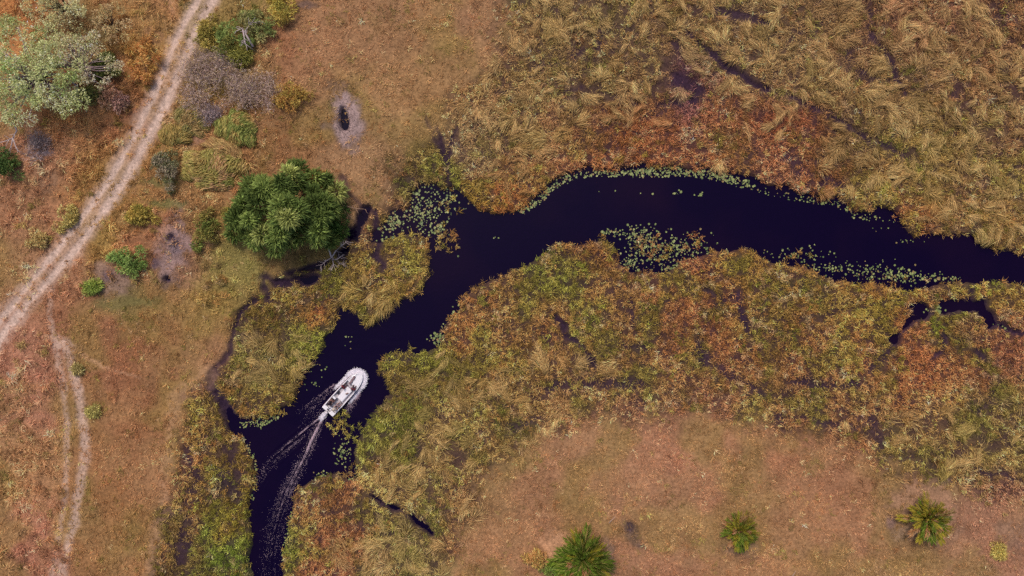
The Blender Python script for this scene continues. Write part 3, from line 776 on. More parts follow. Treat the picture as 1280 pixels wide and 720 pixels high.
# ------------------------------------------------------------------ floating plants
def pad_mesh(name, r, c):
    n = 9
    a = np.linspace(0.25, 2 * np.pi - 0.25, n)
    rr = r * (1 + rng.normal(0, 0.06, n))
    V = [(0.15 * r, 0, 0.012)] + [(rr[i] * math.cos(a[i]), rr[i] * math.sin(a[i]) * 0.92, 0.02 + rng.uniform(0, 0.02)) for i in range(n)]
    b = len(V)
    V += [(p[0] * 0.96, p[1] * 0.96, p[2] - 0.02) for p in V]
    F = [(0, i, i + 1) for i in range(1, n)] + [(i + 1, i, i + b, i + 1 + b) for i in range(1, n)] + [(b, i + 1 + b, i + b) for i in range(1, n)] + [(0, b, b + 1, 1), (0, n, b + n, b)]
    me = bpy.data.meshes.new(name); me.from_pydata(V, [], F)
    me.materials.append(c)
    me.update()
    return me
PADM = [mat_plain('lily_pad_green', (116, 126, 72), 0.45, noise=0.15, scale=3), mat_plain('lily_pad_pale', (140, 144, 88), 0.45, noise=0.15, scale=3),
        mat_plain('lily_pad_tan', (126, 106, 64), 0.5, noise=0.15, scale=3), mat_plain('lily_pad_deep', (84, 98, 54), 0.45, noise=0.15, scale=3)]
PADS = [pad_mesh('lily_pad', 0.19, m) for m in PADM] + [pad_mesh('lily_pad', 0.15, m) for m in PADM]

def along(pts, n, lo, hi):
    P = np.array(pts, float); s = np.r_[0, np.cumsum(np.hypot(*np.diff(P, axis=0).T))]
    t = rng.uniform(0, s[-1], n)
    x, y = np.interp(t, s, P[:, 0]), np.interp(t, s, P[:, 1])
    return x + rng.normal(0, 2, n), y + rng.uniform(lo, hi, n)
def cloud(x, y, rx, ry, n):
    return x + rng.normal(0, 0.55, n) * rx, y + rng.normal(0, 0.55, n) * ry
PATCH = [
    ('small round green lily pad in the crowded patch filling the inlet', [cloud(540, 252, 40, 32, 230), cloud(528, 268, 18, 20, 90), cloud(547, 286, 8, 8, 50)], 90),
    ('small green lily pad in the narrow backwater beside the peninsula', [cloud(490, 276, 16, 12, 130), cloud(483, 305, 14, 12, 60), cloud(470, 325, 10, 8, 40)], 20),
    ('green lily pad along the fringe under the rust coloured reed bank', [along([(650, 264), (675, 250), (692, 232), (706, 223), (736, 217), (780, 216), (812, 212), (850, 212), (890, 218), (925, 224)], 420, -4, 4), along([(790, 214), (860, 212), (905, 219), (935, 228)], 240, -4, 8), along([(925, 224), (960, 238), (1000, 246), (1050, 252), (1070, 268), (1120, 272)], 110, -2, 6)], 60),
    ('pale green lily pad in the scattered patch off the green tussocks', [cloud(803, 296, 26, 14, 170), cloud(815, 316, 20, 16, 120), cloud(790, 328, 12, 12, 80), cloud(860, 308, 30, 16, 150), cloud(850, 335, 22, 7, 120), cloud(765, 290, 14, 5, 40)], 50),
    ('small lily pad drifting in the loose line along the sedge bank', [cloud(1000, 318, 40, 10, 60), cloud(1045, 335, 30, 8, 50), cloud(1090, 338, 40, 10, 90), cloud(1125, 345, 40, 8, 120), cloud(1180, 348, 20, 6, 40), cloud(940, 325, 16, 6, 40), cloud(925, 345, 10, 5, 20)], 30),
    ('grey green lily pad beside the brown sedge point', [cloud(548, 424, 14, 10, 70), cloud(566, 402, 8, 10, 60), cloud(580, 386, 8, 8, 40)], 12),
    ('small green lily pad in the dark pool beside the red brown sedge', [cloud(428, 566, 10, 18, 70), cloud(404, 598, 8, 7, 60), cloud(440, 602, 6, 4, 20)], 12),
    ('green lily pad against the steep sedge bank beside the boat wake', [along([(306, 552), (316, 575), (318, 600), (311, 630)], 50, -3, 4), along([(346, 520), (330, 526), (300, 530)], 70, -2, 6), along([(352, 700), (356, 670), (366, 632)], 30, -2, 4)], 10),
    ('bright green lily pad in the small backwater pool among sedge', [cloud(1171, 392, 8, 12, 90), cloud(1168, 412, 10, 6, 60), cloud(1230, 434, 12, 8, 70), cloud(1255, 412, 12, 6, 40), cloud(1112, 405, 6, 8, 40), cloud(1200, 440, 14, 6, 60), cloud(935, 412, 4, 10, 30)], 30),
    ('pale lily pad floating astray in open dark water', [cloud(437, 426, 10, 6, 8), cloud(392, 480, 10, 8, 8), cloud(395, 460, 12, 8, 6), cloud(846, 241, 10, 3, 4), cloud(870, 243, 16, 3, 5), cloud(1100, 288, 10, 4, 4), cloud(620, 296, 6, 3, 3), cloud(1145, 300, 30, 4, 12), cloud(800, 240, 60, 4, 6), cloud(322, 530, 14, 8, 8)], 14),
]
ADJ = ['broad green', 'broad pale', 'broad tan', 'broad deep green', 'small green', 'small pale', 'small tan', 'small deep green']
sv, sf, sc = [], [], []
stuff_v = []; stuff_f = []; stuff_m = []; off = 0
for label, parts_, n_ind in PATCH:
    x = np.concatenate([q[0] for q in parts_]); y = np.concatenate([q[1] for q in parts_])
    zs = sample(gz, x, y)
    k = (zs < WATER_Z + 0.06)
    x, y = x[k], y[k]
    n = len(x)
    order = rng.permutation(n)
    for j, i in enumerate(order):
        m = int(rng.choice(8, p=[.22, .14, .08, .08, .2, .14, .08, .06]))
        sc_ = rng.choice([0.45, 0.6, 0.75, 0.95, 1.25], p=[.25, .28, .25, .15, .07]) * rng.uniform(0.9, 1.1) * (0.86 if j < n_ind else 0.66)
        X_, Y_ = (x[i] - 640) * S, (360 - y[i]) * S
        z = WATER_Z + 0.012 + rng.uniform(0, 0.03); a = rng.uniform(0, 6.28)
        z = max(z, float(zs[k][i]) + 0.015)
        if j < n_ind and inframe(x[i], y[i]):
            o = link('lily_pad', PADS[m])
            o.location = (X_, Y_, z); o.rotation_euler = (rng.normal(0, .05), rng.normal(0, .05), a); o.scale = (sc_,) * 3
            tag(o, ADJ[m] + label[label.index(' lily pad'):], 'lily pad', 'lily pads floating on the river')
        else:
            me = PADS[m]
            v = np.array([p.co for p in me.vertices])[:10] * sc_
            ca, sa = math.cos(a), math.sin(a)
            stuff_v.append(np.c_[v[:, 0] * ca - v[:, 1] * sa + X_, v[:, 0] * sa + v[:, 1] * ca + Y_, v[:, 2] + z])
            f = np.array([(0, q, q + 1) for q in range(1, 9)]) + off
            stuff_f.append(f); stuff_m.append(np.full(8, m % 4)); off += 10
me = mesh_np('floating_leaves', np.concatenate(stuff_v), np.concatenate(stuff_f))
for q in PADM: me.materials.append(q)
me.polygons.foreach_set('material_index', np.concatenate(stuff_m).astype(np.int32))
tag(link('floating_leaves', me), 'crowded small green floating leaves fringing the river', 'floating plants', kind='stuff')

# ------------------------------------------------------------------ trees, bushes, palms
M_BARK = mat_plain('bark', (96, 78, 68), 0.9, noise=0.25, scale=6, spec=0.1, bump=0.4)
M_DEAD = mat_plain('dead_wood', (176, 158, 156), 0.85, noise=0.15, scale=5, spec=0.1)
M_DEADB = mat_plain('dead_wood_brown', (150, 120, 100), 0.85, noise=0.15, scale=5, spec=0.1)

def leaf_mesh(name, P, D, L, w, col, droop=0.25):
    """leaves: P base points, D unit axes"""
    n = len(P)
    up = rng.normal(0, 1, (n, 3)); s = np.cross(D, up); s /= np.maximum(np.linalg.norm(s, axis=1, keepdims=True), 1e-6)
    mid = P + D * (L * 0.45)[:, None]; tip = P + D * L[:, None]; tip[:, 2] -= L * droop
    V = np.stack([mid + s * (w / 2)[:, None], tip, mid - s * (w / 2)[:, None], P], 1).reshape(-1, 3)
    return mesh_np(name, V, quads(n), M_LEAF, fcol=np.clip(col, 0.003, 0.8))

def unit(v): return v / np.maximum(np.linalg.norm(v, axis=-1, keepdims=True), 1e-6)

def lobes_leaves(C, R, n_per, leaf, width, cols, var=0.2, up=0.25):
    """starburst clusters of leaves about lobe centres C (k,3), radii R (k,)"""
    k = len(C)
    P, D, c = [], [], []
    d = unit(rng.normal(0, 1, (k * n_per, 3)) + np.array([0, 0, up]))
    Cr = np.repeat(C, n_per, axis=0); Rr = np.repeat(R, n_per)
    P = Cr + d * (Rr * rng.uniform(0.25, 1.0, k * n_per) ** 0.6)[:, None] * np.array([1, 1, 0.7])
    D = unit(d + rng.normal(0, 0.35, d.shape))
    L = rng.uniform(*leaf, k * n_per); w = rng.uniform(*width, k * n_per)
    base = np.repeat(cols, n_per, axis=0)
    c = base * np.exp(rng.normal(0, var * 1.5, k * n_per))[:, None]
    return P, D, L, w, c

def crown_points(n, rx, ry, zc, rz, inner=0.0, seed=0, irreg=0.2):
    """lobe centres spread through a crown: mostly over its upper shell"""
    a = rng.uniform(0, 2 * np.pi, n); u = np.sqrt(rng.uniform(0.0, 1, n))
    k = 1 + irreg * (vnoise(np.cos(a) * 2 + 5, np.sin(a) * 2 + 5, 1.0, 200 + seed) - 0.5) * 2
    r = u * k
    z = zc + rz * np.sqrt(np.clip(1 - (u * 0.97) ** 2, 0, 1)) * rng.uniform(0.55, 1.0, n) - rz * 0.25 * u
    return np.c_[np.cos(a) * r * rx, np.sin(a) * r * ry, z], u

def pick_cols(n, pal, wts):
    pal = np.array([lin(c) for c in pal])
    i = rng.choice(len(pal), n, p=np.array(wts) / sum(wts))
    return pal[i] * np.exp(rng.normal(0, 0.12, n))[:, None]

def limbs(root, C, trunk_h, r0, mat, frac=0.5):
    mb = MB(); mb.tube([(0, 0, -0.4), (0.05, 0.03, trunk_h * 0.5), (0, 0.08, trunk_h)], [r0 * 1.35, r0, r0 * 0.85], 8)
    mb.build('trunk', mat, root, smooth=True)
    mb = MB()
    for c in C:
        c = Vector(c); b = Vector((0, 0.05, trunk_h * random.uniform(0.75, 1.0)))
        m = b.lerp(c, 0.5) + Vector((random.uniform(-.3, .3), random.uniform(-.3, .3), random.uniform(0.0, 0.4)))
        mb.tube([b, m, c], [r0 * 0.5, r0 * 0.28, r0 * 0.08], 5)
    mb.build('branches', mat, root, smooth=True)

def tree(name, label, px, py, rx, ry, zc, rz, n_lobes, n_leaf, lobe_r, leaf, width, pal, wts, group=None, trunk=0.22, bark=None, seed=0, irreg=0.2, cat='tree', limb_n=26, base=None):
    bx, by = W(px, py, zc + rz * 0.5)
    if base: bx2, by2 = W(*base)
    else: bx2, by2 = bx, by
    root = empty(name, (bx2, by2, float(zg(bx2 / S + 640, 360 - by2 / S))))
    C, u = crown_points(n_lobes, rx, ry, zc, rz, seed=seed, irreg=irreg)
    C[:, 0] += bx - bx2; C[:, 1] += by - by2
    limbs(root, C[rng.permutation(n_lobes)[:limb_n]], zc * 0.75, trunk, bark or M_BARK)
    cols = mute(pick_cols(n_lobes, pal, wts), 0.22) * np.array([1.12, 0.98, 0.88]) * 1.6
    P, D, L, w, c = lobes_leaves(C, rng.uniform(*lobe_r, n_lobes), n_leaf, leaf, width, cols)
    link('crown', leaf_mesh('crown', P, D, L, w, c), root)
    return tag(root, label, cat, group)

tree('broadleaf_tree', 'large dense dark green tree with round crown beside the ditch', 350, 264, 5.9, 5.0, 1.6, 5.6, 64, 330, (0.4, 0.95), (0.45, 1.0), (0.09, 0.18),
     [(78, 104, 36), (94, 120, 42), (62, 86, 30), (118, 136, 58), (146, 152, 84)], [4, 4, 3, 1.2, 0.0], trunk=0.35, seed=1, irreg=0.2, limb_n=36)
tree('leafy_bush', 'dark green bush with bare twigs at the foot of the round tree', 411, 276, 2.0, 2.1, 0.6, 1.6, 30, 200, (0.4, 0.7), (0.2, 0.45), (0.06, 0.13),
     [(52, 84, 26), (64, 96, 30), (44, 70, 28)], [3, 3, 2], 'bushes on the dry ground', trunk=0.09, seed=2, cat='bush')
# pale sparse trees in the north-west
tree('thorn_tree', 'wide pale green thorn tree with loose see-through crown', 30, 92, 5.4, 5.6, 3.2, 2.6, 110, 150, (0.5, 1.1), (0.14, 0.32), (0.06, 0.13),
     [(158, 178, 112), (142, 166, 96), (170, 184, 126), (118, 150, 78)], [4, 4, 3, 2], 'thorn trees beyond the road', trunk=0.28, seed=3, irreg=0.3, limb_n=60, bark=mat_plain('grey_bark', (140, 122, 126), 0.9))
tree('thorn_tree', 'half bare greyish thorn tree growing between pale tree and orange grass', 86, 78, 3.8, 3.6, 2.6, 2.0, 60, 95, (0.4, 0.8), (0.12, 0.3), (0.05, 0.11),
     [(168, 168, 122), (150, 166, 104), (178, 170, 142)], [3, 3, 2], 'thorn trees beyond the road', trunk=0.2, seed=4, irreg=0.35, limb_n=60, bark=mat_plain('mauve_bark', (150, 126, 130), 0.9))
tree('thorn_tree', 'pale grey green thorn tree beside bright orange grass', 72, 6, 3.4, 2.6, 2.4, 1.8, 50, 110, (0.4, 0.8), (0.12, 0.3), (0.05, 0.11),
     [(176, 172, 118), (162, 166, 110)], [3, 3], 'thorn trees beyond the road', trunk=0.18, seed=5, irreg=0.3, limb_n=36)
tree('thorn_tree', 'pale feathery thorn tree near the grassy road bend', 136, 30, 1.9, 2.2, 1.6, 1.2, 26, 110, (0.3, 0.6), (0.12, 0.28), (0.05, 0.1),
     [(160, 142, 98), (146, 136, 86)], [3, 3], 'thorn trees beyond the road', trunk=0.12, seed=6, irreg=0.3, limb_n=20)
def bush(label, px, py, rx, ry, h, pal, n=22, nl=120, leaf=(0.2, 0.5), width=(0.05, 0.11), seed=0, group='bushes on the dry ground', lobe=(0.22, 0.6)):
    return tree('leafy_bush', label, px, py, rx, ry, h * 0.3, h * 0.7, n, nl, lobe, leaf, width, pal, [1] * len(pal), group, trunk=0.07, seed=seed, cat='bush', limb_n=10, irreg=0.55)
G_DARK = [(58, 92, 40), (72, 104, 44), (64, 88, 34)]
G_MID = [(92, 128, 48), (108, 140, 58), (80, 112, 40)]
G_YEL = [(140, 130, 30), (156, 138, 36), (122, 120, 30)]
G_GREY = [(104, 112, 78), (120, 116, 96), (92, 104, 66)]
bush('dark green bush under the edge of the pale thorn tree', 130, 82, 1.6, 1.8, 1.8, [(84, 98, 36), (96, 112, 44), (72, 88, 36)], seed=10)
bush('deep green bush below the white fallen limb', 4, 206, 1.8, 2.0, 1.8, G_DARK, seed=11)
bush('bright green low bush beside the purple bare soil', 163, 322, 2.0, 1.9, 1.5, G_MID, seed=12)
bush('mustard yellow low bush between the road and the ash ground', 175, 271, 1.6, 1.0, 1.2, G_YEL, seed=13)
bush('grey green rounded bush beside the yellow grass mounds', 207, 208, 1.7, 2.2, 1.7, G_GREY, seed=14)
bush('olive green bush against the left flank of the round tree', 256, 287, 1.4, 2.2, 1.6, [(104, 108, 36), (92, 112, 36), (118, 112, 44)], seed=15)
bush('fresh green bush beside the grey dead branch', 286, 52, 1.9, 2.2, 1.8, [(92, 118, 48), (104, 130, 56), (110, 116, 40)], seed=16)
bush('green bush behind the grey dead branch at the tall yellow grass', 316, 30, 2.2, 2.0, 1.6, [(110, 126, 62), (96, 118, 52), (128, 130, 74)], seed=17)
bush('bright yellow green bush beside the smooth meadow', 352, 12, 1.2, 1.7, 1.5, [(150, 142, 30), (136, 136, 34), (164, 148, 44)], seed=18)
bush('golden yellow bush by the meadow near the grey thicket', 361, 121, 1.6, 1.7, 1.4, [(158, 132, 40), (138, 124, 36), (146, 112, 40)], seed=19)
bush('yellow green strip bush hugging the road edge', 258, 38, 0.9, 1.9, 1.3, [(136, 128, 36), (150, 138, 50), (118, 118, 34)], seed=20)
bush('lime bush tucked under the bare grey twigs', 300, 70, 1.2, 0.9, 1.2, [(122, 126, 36), (112, 120, 38)], seed=21)
bush('low green bush on orange grass beside the pale tree', 108, 118, 1.6, 0.9, 1.2, [(92, 108, 52), (104, 114, 54)], seed=22)
bush('small vivid green bush at the south edge of the ash ground', 118, 360, 0.9, 0.6, 0.8, [(110, 140, 36), (124, 140, 40)], seed=23, n=14)
bush('rusty orange bush leaning on the round tree crown', 392, 226, 1.6, 1.2, 1.3, [(170, 120, 46), (160, 104, 52), (150, 122, 44)], seed=24)
bush('dusty mauve bush in the orange grass', 140, 122, 1.9, 1.1, 1.1, [(140, 112, 104), (150, 116, 92), (126, 104, 84)], seed=25)
bush('golden tall grass bush crowding the road side', 178, 74, 1.8, 2.2, 1.4, [(176, 128, 50), (160, 126, 46), (184, 122, 58)], seed=26, leaf=(0.25, 0.55), width=(0.05, 0.1))
bush('pale lime tuft bush in the open western scrub', 84, 274, 1.0, 1.2, 0.8, [(160, 150, 72), (148, 142, 66)], seed=27, n=14)
bush('sandy green tuft bush beside the road ruts', 46, 300, 1.1, 0.8, 0.8, [(166, 146, 82), (158, 142, 78)], seed=28, n=14)
bush('small lime tuft alone on the brown meadow', 118, 514, 0.55, 0.4, 0.5, [(140, 142, 62), (150, 146, 74)], seed=29, n=8, group='grass tufts')
bush('small olive tuft alone beside the worn track', 99, 461, 0.4, 0.35, 0.4, [(146, 140, 80), (140, 134, 70)], seed=30, n=8, group='grass tufts')
bush('lone yellow tuft on the bare meadow beyond the spiky palm', 1246, 689, 0.6, 0.6, 0.6, [(160, 150, 50), (150, 140, 56)], seed=31, n=9, group='grass tufts')
bush('yellow straw tussock beside the pink bare soil', 671, 696, 1.0, 1.3, 0.9, [(164, 140, 56), (150, 128, 48), (170, 128, 62)], seed=32, n=18, leaf=(0.2, 0.45), group='grass tufts')
bush('bright green low bush at the foot of the largest palm', 692, 710, 1.1, 0.9, 0.9, [(92, 124, 36), (108, 136, 40)], seed=33, n=16)

def mound(label, px, py, rx, ry, h, rot, pal, seed, n=5200):
    bx, by = W(px, py, h * 0.5)
    root = empty('grass_mound', (bx, by, float(zg(px, py)) - 0.05), rot)
    a = rng.uniform(0, 2 * np.pi, n); u = np.sqrt(rng.uniform(0, 1, n))
    k = 1 + 0.25 * (vnoise(np.cos(a) * 2.5 + 9, np.sin(a) * 2.5 + 9, 1.0, 300 + seed) - 0.5) * 2
    x, y = np.cos(a) * u * rx * k, np.sin(a) * u * ry * k
    lump = 0.75 + 0.5 * fbm(x * 10, y * 10, 12, 310 + seed, 2)
    z = h * np.sqrt(np.clip(1 - u ** 2, 0, 1)) * rng.uniform(0.7, 1, n) * lump
    ang = seed * 1.3 + fbm(x * 10, y * 10, 22, 320 + seed, 2) * 4.0
    D = unit(np.c_[np.cos(ang), np.sin(ang), rng.uniform(-0.1, 0.55, n)])
    pl = mute(np.array([lin(c) for c in pal]), 0.22) * 1.35
    t = np.clip(fbm(x * 10, y * 10, 14, 330 + seed, 2) * len(pal) * 1.1 - 0.05 + rng.normal(0, 0.3, n), 0, len(pal) - 1).astype(int)
    c = pl[t] * np.exp(rng.normal(0, 0.18, n))[:, None]
    link('foliage', leaf_mesh('foliage', np.c_[x, y, z], D, rng.uniform(0.35, 0.8, n), rng.uniform(0.05, 0.1, n), c), root)
    mb = MB()
    for q in range(7):
        aa = q * 0.9
        mb.tube([(0.1 * math.cos(aa), 0.1 * math.sin(aa), -0.1), (0.4 * rx * math.cos(aa), 0.4 * ry * math.sin(aa), h * 0.7)], [0.03, 0.01], 4)
    mb.build('stems', M_BARK, root)
    return tag(root, label, 'grass mound', 'yellow grass mounds')
MP = [(180, 144, 72), (166, 140, 56), (156, 144, 50), (188, 146, 84), (138, 138, 44)]
mound('widest yellow grass mound with combed strands below the bare cracks', 267, 208, 3.4, 2.5, 1.3, 0.1, MP, 1, 7500)
mound('bright lime topped grass mound at the edge of the grey thicket', 296, 158, 2.3, 1.9, 1.2, -0.3, [(176, 142, 66), (158, 144, 50), (132, 140, 44), (168, 140, 54)], 2)
mound('soft straw grass mound between road and lime topped mound', 236, 150, 2.0, 1.7, 1.0, 0.6, [(172, 146, 80), (152, 140, 60), (164, 134, 66)], 3)
mound('small olive grass mound at the sandy road shoulder', 218, 172, 1.7, 1.1, 0.9, 0.2, [(150, 140, 56), (164, 136, 50), (132, 126, 40)], 4, 3600)
mound('straw coloured grass mound on the ridge of mounds', 282, 187, 2.2, 1.0, 0.9, -0.4, [(180, 136, 74), (170, 140, 66), (160, 122, 60)], 5, 3600)

def twig_shrub(label, px, py, r, h, pal, seed, n=2600, name='bare_shrub', group='bare grey shrubs'):
    bx, by = W(px, py, h * 0.6)
    root = empty(name, (bx, by, float(zg(px, py)) - 0.05))
    pl = np.array([lin(c) for c in pal]) * 1.25
    ends = []
    mb = MB()
    for q in range(16):
        a = random.uniform(0, 6.28); rr = r * math.sqrt(random.random())
        e = Vector((math.cos(a) * rr, math.sin(a) * rr, h * random.uniform(0.55, 1.0) * (1 - 0.35 * rr / r)))
        b = Vector((math.cos(a) * 0.1, math.sin(a) * 0.1, -0.1)); m = b.lerp(e, 0.5) + Vector((random.uniform(-.2, .2), random.uniform(-.2, .2), 0.2))
        mb.tube([b, m, e], [0.05, 0.035, 0.012], 4); ends += [m.lerp(e, t) for t in (0.2, 0.5, 0.8, 1.0)]
    mat = M_TWIG
    mb.build('stems', mat, root)
    E = np.array([tuple(e) for e in ends]); i = rng.integers(0, len(E), n)
    P = E[i] + rng.normal(0, 0.16 * r, (n, 3)) * np.array([1, 1, 0.5]); P[:, 2] = np.maximum(P[:, 2], 0.08)
    D = unit(rng.normal(0, 1, (n, 3)) * np.array([1, 1, 0.6]) + np.array([0, 0, 0.4]))
    c = pl[rng.integers(0, len(pl), n)] * np.exp(rng.normal(0, 0.2, n))[:, None]
    link('twigs', leaf_mesh('twigs', P, D, rng.uniform(0.25, 0.7, n), rng.uniform(0.02, 0.055, n), c, droop=0.05), root)
    return tag(root, label, 'shrub', group)
M_TWIG = mat_plain('twig_bark', (150, 128, 132), 0.9)
TW = [(176, 154, 146), (162, 138, 132), (188, 164, 146), (142, 120, 110), (172, 150, 112)]
twig_shrub('bare mauve grey shrub right against the road shoulder', 243, 86, 2.3, 1.6, TW, 1)
twig_shrub('widest bare mauve grey shrub in the thicket', 275, 92, 2.7, 1.8, TW, 2, 3200)
twig_shrub('bare grey shrub with ochre grass through it', 250, 120, 2.3, 1.5, TW[:3] + [(172, 140, 92)], 3)
twig_shrub('bare shrub at the meadow side of the grey thicket', 326, 112, 2.3, 1.7, TW, 4)
twig_shrub('bare purple grey shrub between thicket and lime mound', 300, 118, 2.4, 1.7, TW, 5, 3000)
twig_shrub('small bare violet shrub among the straw mounds', 262, 146, 1.5, 1.1, [(158, 140, 140), (146, 128, 128)], 6, 1400)
twig_shrub('grey bare shrub at the root of the white fallen limb', 48, 186, 1.7, 1.0, [(152, 136, 136), (132, 118, 118)], 7, 1300)

def branchy(name, label, px, py, z0, paths, mat, cat='branch', group=None, twigs=6):
    bx, by = W(px, py, z0)
    root = empty(name, (bx, by, float(zg(px, py))))
    for i, (pts, r) in enumerate(paths):
        P = [Vector(((x - px) * S, (py - y) * S, z)) for x, y, z in pts]
        mb = MB()
        mb.tube(P, [r * (1 - 0.75 * q / (len(P) - 1)) for q in range(len(P))], 6)
        for q in range(twigs):
            t = random.uniform(0.3, 1.0) * (len(P) - 1.001); k = int(t); p = P[k].lerp(P[k + 1], t - k)
            d = (P[k + 1] - P[k]).normalized(); a = random.choice((-1, 1)) * random.uniform(0.5, 1.1)
            d = Matrix.Rotation(a, 3, 'Z') @ d; d.z = random.uniform(0.0, 0.35)
            l = random.uniform(0.3, 0.9)
            mid = p + d * l * 0.5 + Vector((random.uniform(-.06, .06), random.uniform(-.06, .06), 0.03))
            mb.tube([p, mid, p + d * l], [r * 0.35, r * 0.25, r * 0.1], 4)
        mb.build('limb', mat, root, smooth=True)
    return tag(root, label, cat, group)
branchy('dead_tree', 'grey white dead tree with forked bare limbs over the ditch', 418, 312, 0.6,
    [([(414, 322, 0.1), (412, 312, .5), (407, 302, .8), (404, 294, 0.9)], 0.11), ([(414, 322, 0.1), (420, 314, .5), (428, 308, .8), (436, 302, 1.0)], 0.09), ([(416, 324, 0.1), (422, 324, .4), (430, 318, .6)], 0.07),
     ([(414, 322, .1), (408, 326, .4), (402, 332, .5)], 0.07), ([(415, 323, .1), (417, 331, .3), (414, 338, .4)], 0.07), ([(412, 312, .5), (418, 304, .8), (419, 297, .9)], 0.06), ([(416, 322, .2), (424, 330, .4), (432, 330, .5)], 0.06)], M_DEAD, 'dead tree', twigs=9)
branchy('fallen_branch', 'brown fallen branches reaching from the round tree to the ditch', 428, 258, 0.4,
    [([(412, 246, .3), (420, 254, .5), (432, 258, .5), (446, 261, .4), (458, 262, .3)], 0.10), ([(420, 254, .4), (428, 246, .6), (433, 240, .6)], 0.07), ([(410, 252, .4), (404, 244, .7), (408, 238, .7)], 0.07), ([(424, 256, .4), (436, 268, .5), (442, 276, .5)], 0.06)], M_DEADB, 'branch', twigs=8)
branchy('fallen_branch', 'bone white forked limb hanging out of the pale thorn tree', 22, 180, 0.8,
    [([(30, 156, 2.2), (29, 166, 1.5), (21, 174, 1.1), (10, 177, .8), (-6, 180, .6)], 0.10), ([(21, 174, 1.1), (17, 182, .8), (11, 190, .5)], 0.08), ([(21, 174, 1.1), (22, 186, .7), (27, 193, .4)], 0.07)], M_DEAD, 'branch', twigs=4)
branchy('fallen_branch', 'grey weathered dead branch lying among green bushes', 312, 42, 1.2,
    [([(316, 58, .8), (310, 46, 1.3), (306, 38, 1.5), (296, 42, 1.4)], 0.13), ([(308, 42, 1.4), (316, 32, 1.5), (330, 28, 1.3)], 0.09), ([(306, 38, 1.4), (308, 56, 1.2), (320, 64, .8)], 0.10), ([(288, 66, .9), (284, 78, .5)], 0.09)], M_DEAD, 'branch', twigs=8)
branchy('fallen_branch', 'lavender grey broken stub beneath the pale tree edge', 96, 106, 0.9,
    [([(88, 98, 1.4), (94, 104, 1.1), (99, 110, .8)], 0.15)], mat_plain('lavender_wood', (170, 160, 188), 0.8), 'branch', twigs=2)
branchy('stick', 'thin pale stick lying on meadow above the large palm', 764, 647, 0.1, [([(760, 651, .42), (764, 647, .46), (768, 643, .44)], 0.03)], M_DEAD, 'stick', 'sticks on the meadow', twigs=0)
branchy('stick', 'thin pale stick lying on open meadow far from any palm', 990, 715, 0.1, [([(986, 720, .42), (989, 716, .46), (992, 711, .44)], 0.03)], M_DEAD, 'stick', 'sticks on the meadow', twigs=0)

# palms: every frond a part of its own
def frond_mesh(name, L, pal, droop, n=22, wd=0.25):
    """arched rachis with leaflets either side; along +X, base at origin"""
    V, F, C = [], [], []
    def pt(t): return np.array([L * t * (1 - 0.12 * t), 0, L * (0.42 * t - droop * t * t)])
    def add(q, c):
        o = len(V); V.extend(q); F.append((o, o + 1, o + 2, o + 3)); C.append(c)
    stalk = lin((150, 140, 80))
    for i in range(6):
        a, b = pt(i / 6), pt((i + 1) / 6); w = 0.035 * (1 - i / 7)
        add([a + (0, w, 0), a + (0, -w, 0), b + (0, -w * 0.8, 0), b + (0, w * 0.8, 0)], stalk)
    for i in range(n):
        t = 0.28 + 0.72 * (i + 0.5) / n
        for s in (-1, 1):
            p = pt(t); l = L * wd * (0.55 + 0.6 * math.sin(math.pi * min(1, (t - 0.2) / 0.85))) * rng.uniform(0.85, 1.1)
            an = math.radians(24 + 14 * (1 - t)) * s + rng.normal(0, 0.08)
            d = np.array([math.cos(an), math.sin(an), rng.uniform(0.0, 0.25)]); sd = np.array([-math.sin(an), math.cos(an), 0.0])
            m = p + d * l * 0.45; tip = p + d * l; tip[2] -= l * 0.25
            w = 0.075 * L / 3.0
            add([m + sd * w / 2 + (0, 0, .02), tip, m - sd * w / 2, p], lin(pal[int(rng.integers(0, len(pal)))]) * math.exp(rng.normal(0, 0.15)))
    return mesh_np(name, np.array(V), np.array(F), M_LEAF, fcol=np.array(C))
PG = [(84, 104, 34), (104, 122, 42), (66, 86, 30), (134, 140, 66)]
PYE = [(146, 138, 48), (166, 142, 58), (128, 128, 44)]
PDR = [(170, 124, 84), (156, 108, 72), (176, 140, 104)]
def palm(label, px, py, R, n, seed, mixy, zt=0.8):
    bx, by = W(px, py, zt * 0.6)
    root = empty('wild_palm', (bx, by, float(zg(px, py))))
    mb = MB(); mb.tube([(0, 0, -0.3), (0.02, 0, zt * 0.5), (0, 0, zt)], [0.3, 0.26, 0.2], 9)
    mb.build('trunk', M_BARK, root, smooth=True)
    kinds = [[frond_mesh('frond', 1.0, pal, dr) for dr in (0.25, 0.45)] for pal in (PG, PYE, PDR)]
    for i in range(n):
        f = i / n
        az = i * 2.39996 + random.uniform(-.2, .2)
        k = 0 if random.random() > mixy else (1 if random.random() < 0.72 else 2)
        # fronds on the north side take the yellow kinds more often
        if math.sin(az) > 0.35 and random.random() < mixy: k = max(k, 1)
        o = link('frond', kinds[k][i % 2], root)
        pitch = math.radians(60 * (1 - f) ** 0.9 * 1.1 + random.uniform(-4, 7))         # inner fronds stand, outer ones lie
        o.location = (0, 0, zt * (0.75 + 0.25 * (1 - f)))
        o.rotation_euler = (random.uniform(-.25, .25), -pitch, az)
        s = R * (0.8 + 0.3 * f) * random.uniform(0.72, 1.08)
        o.scale = (s, s, s)
    return tag(root, label, 'palm', 'wild palms on the eastern meadow')
palm('largest dark green wild palm, beside pink bare soil', 727, 692, 3.7, 96, 1, 0.2, 1.3)
palm('small yellow tipped wild palm alone between the other palms', 922, 660, 2.3, 84, 2, 0.6, 0.7)
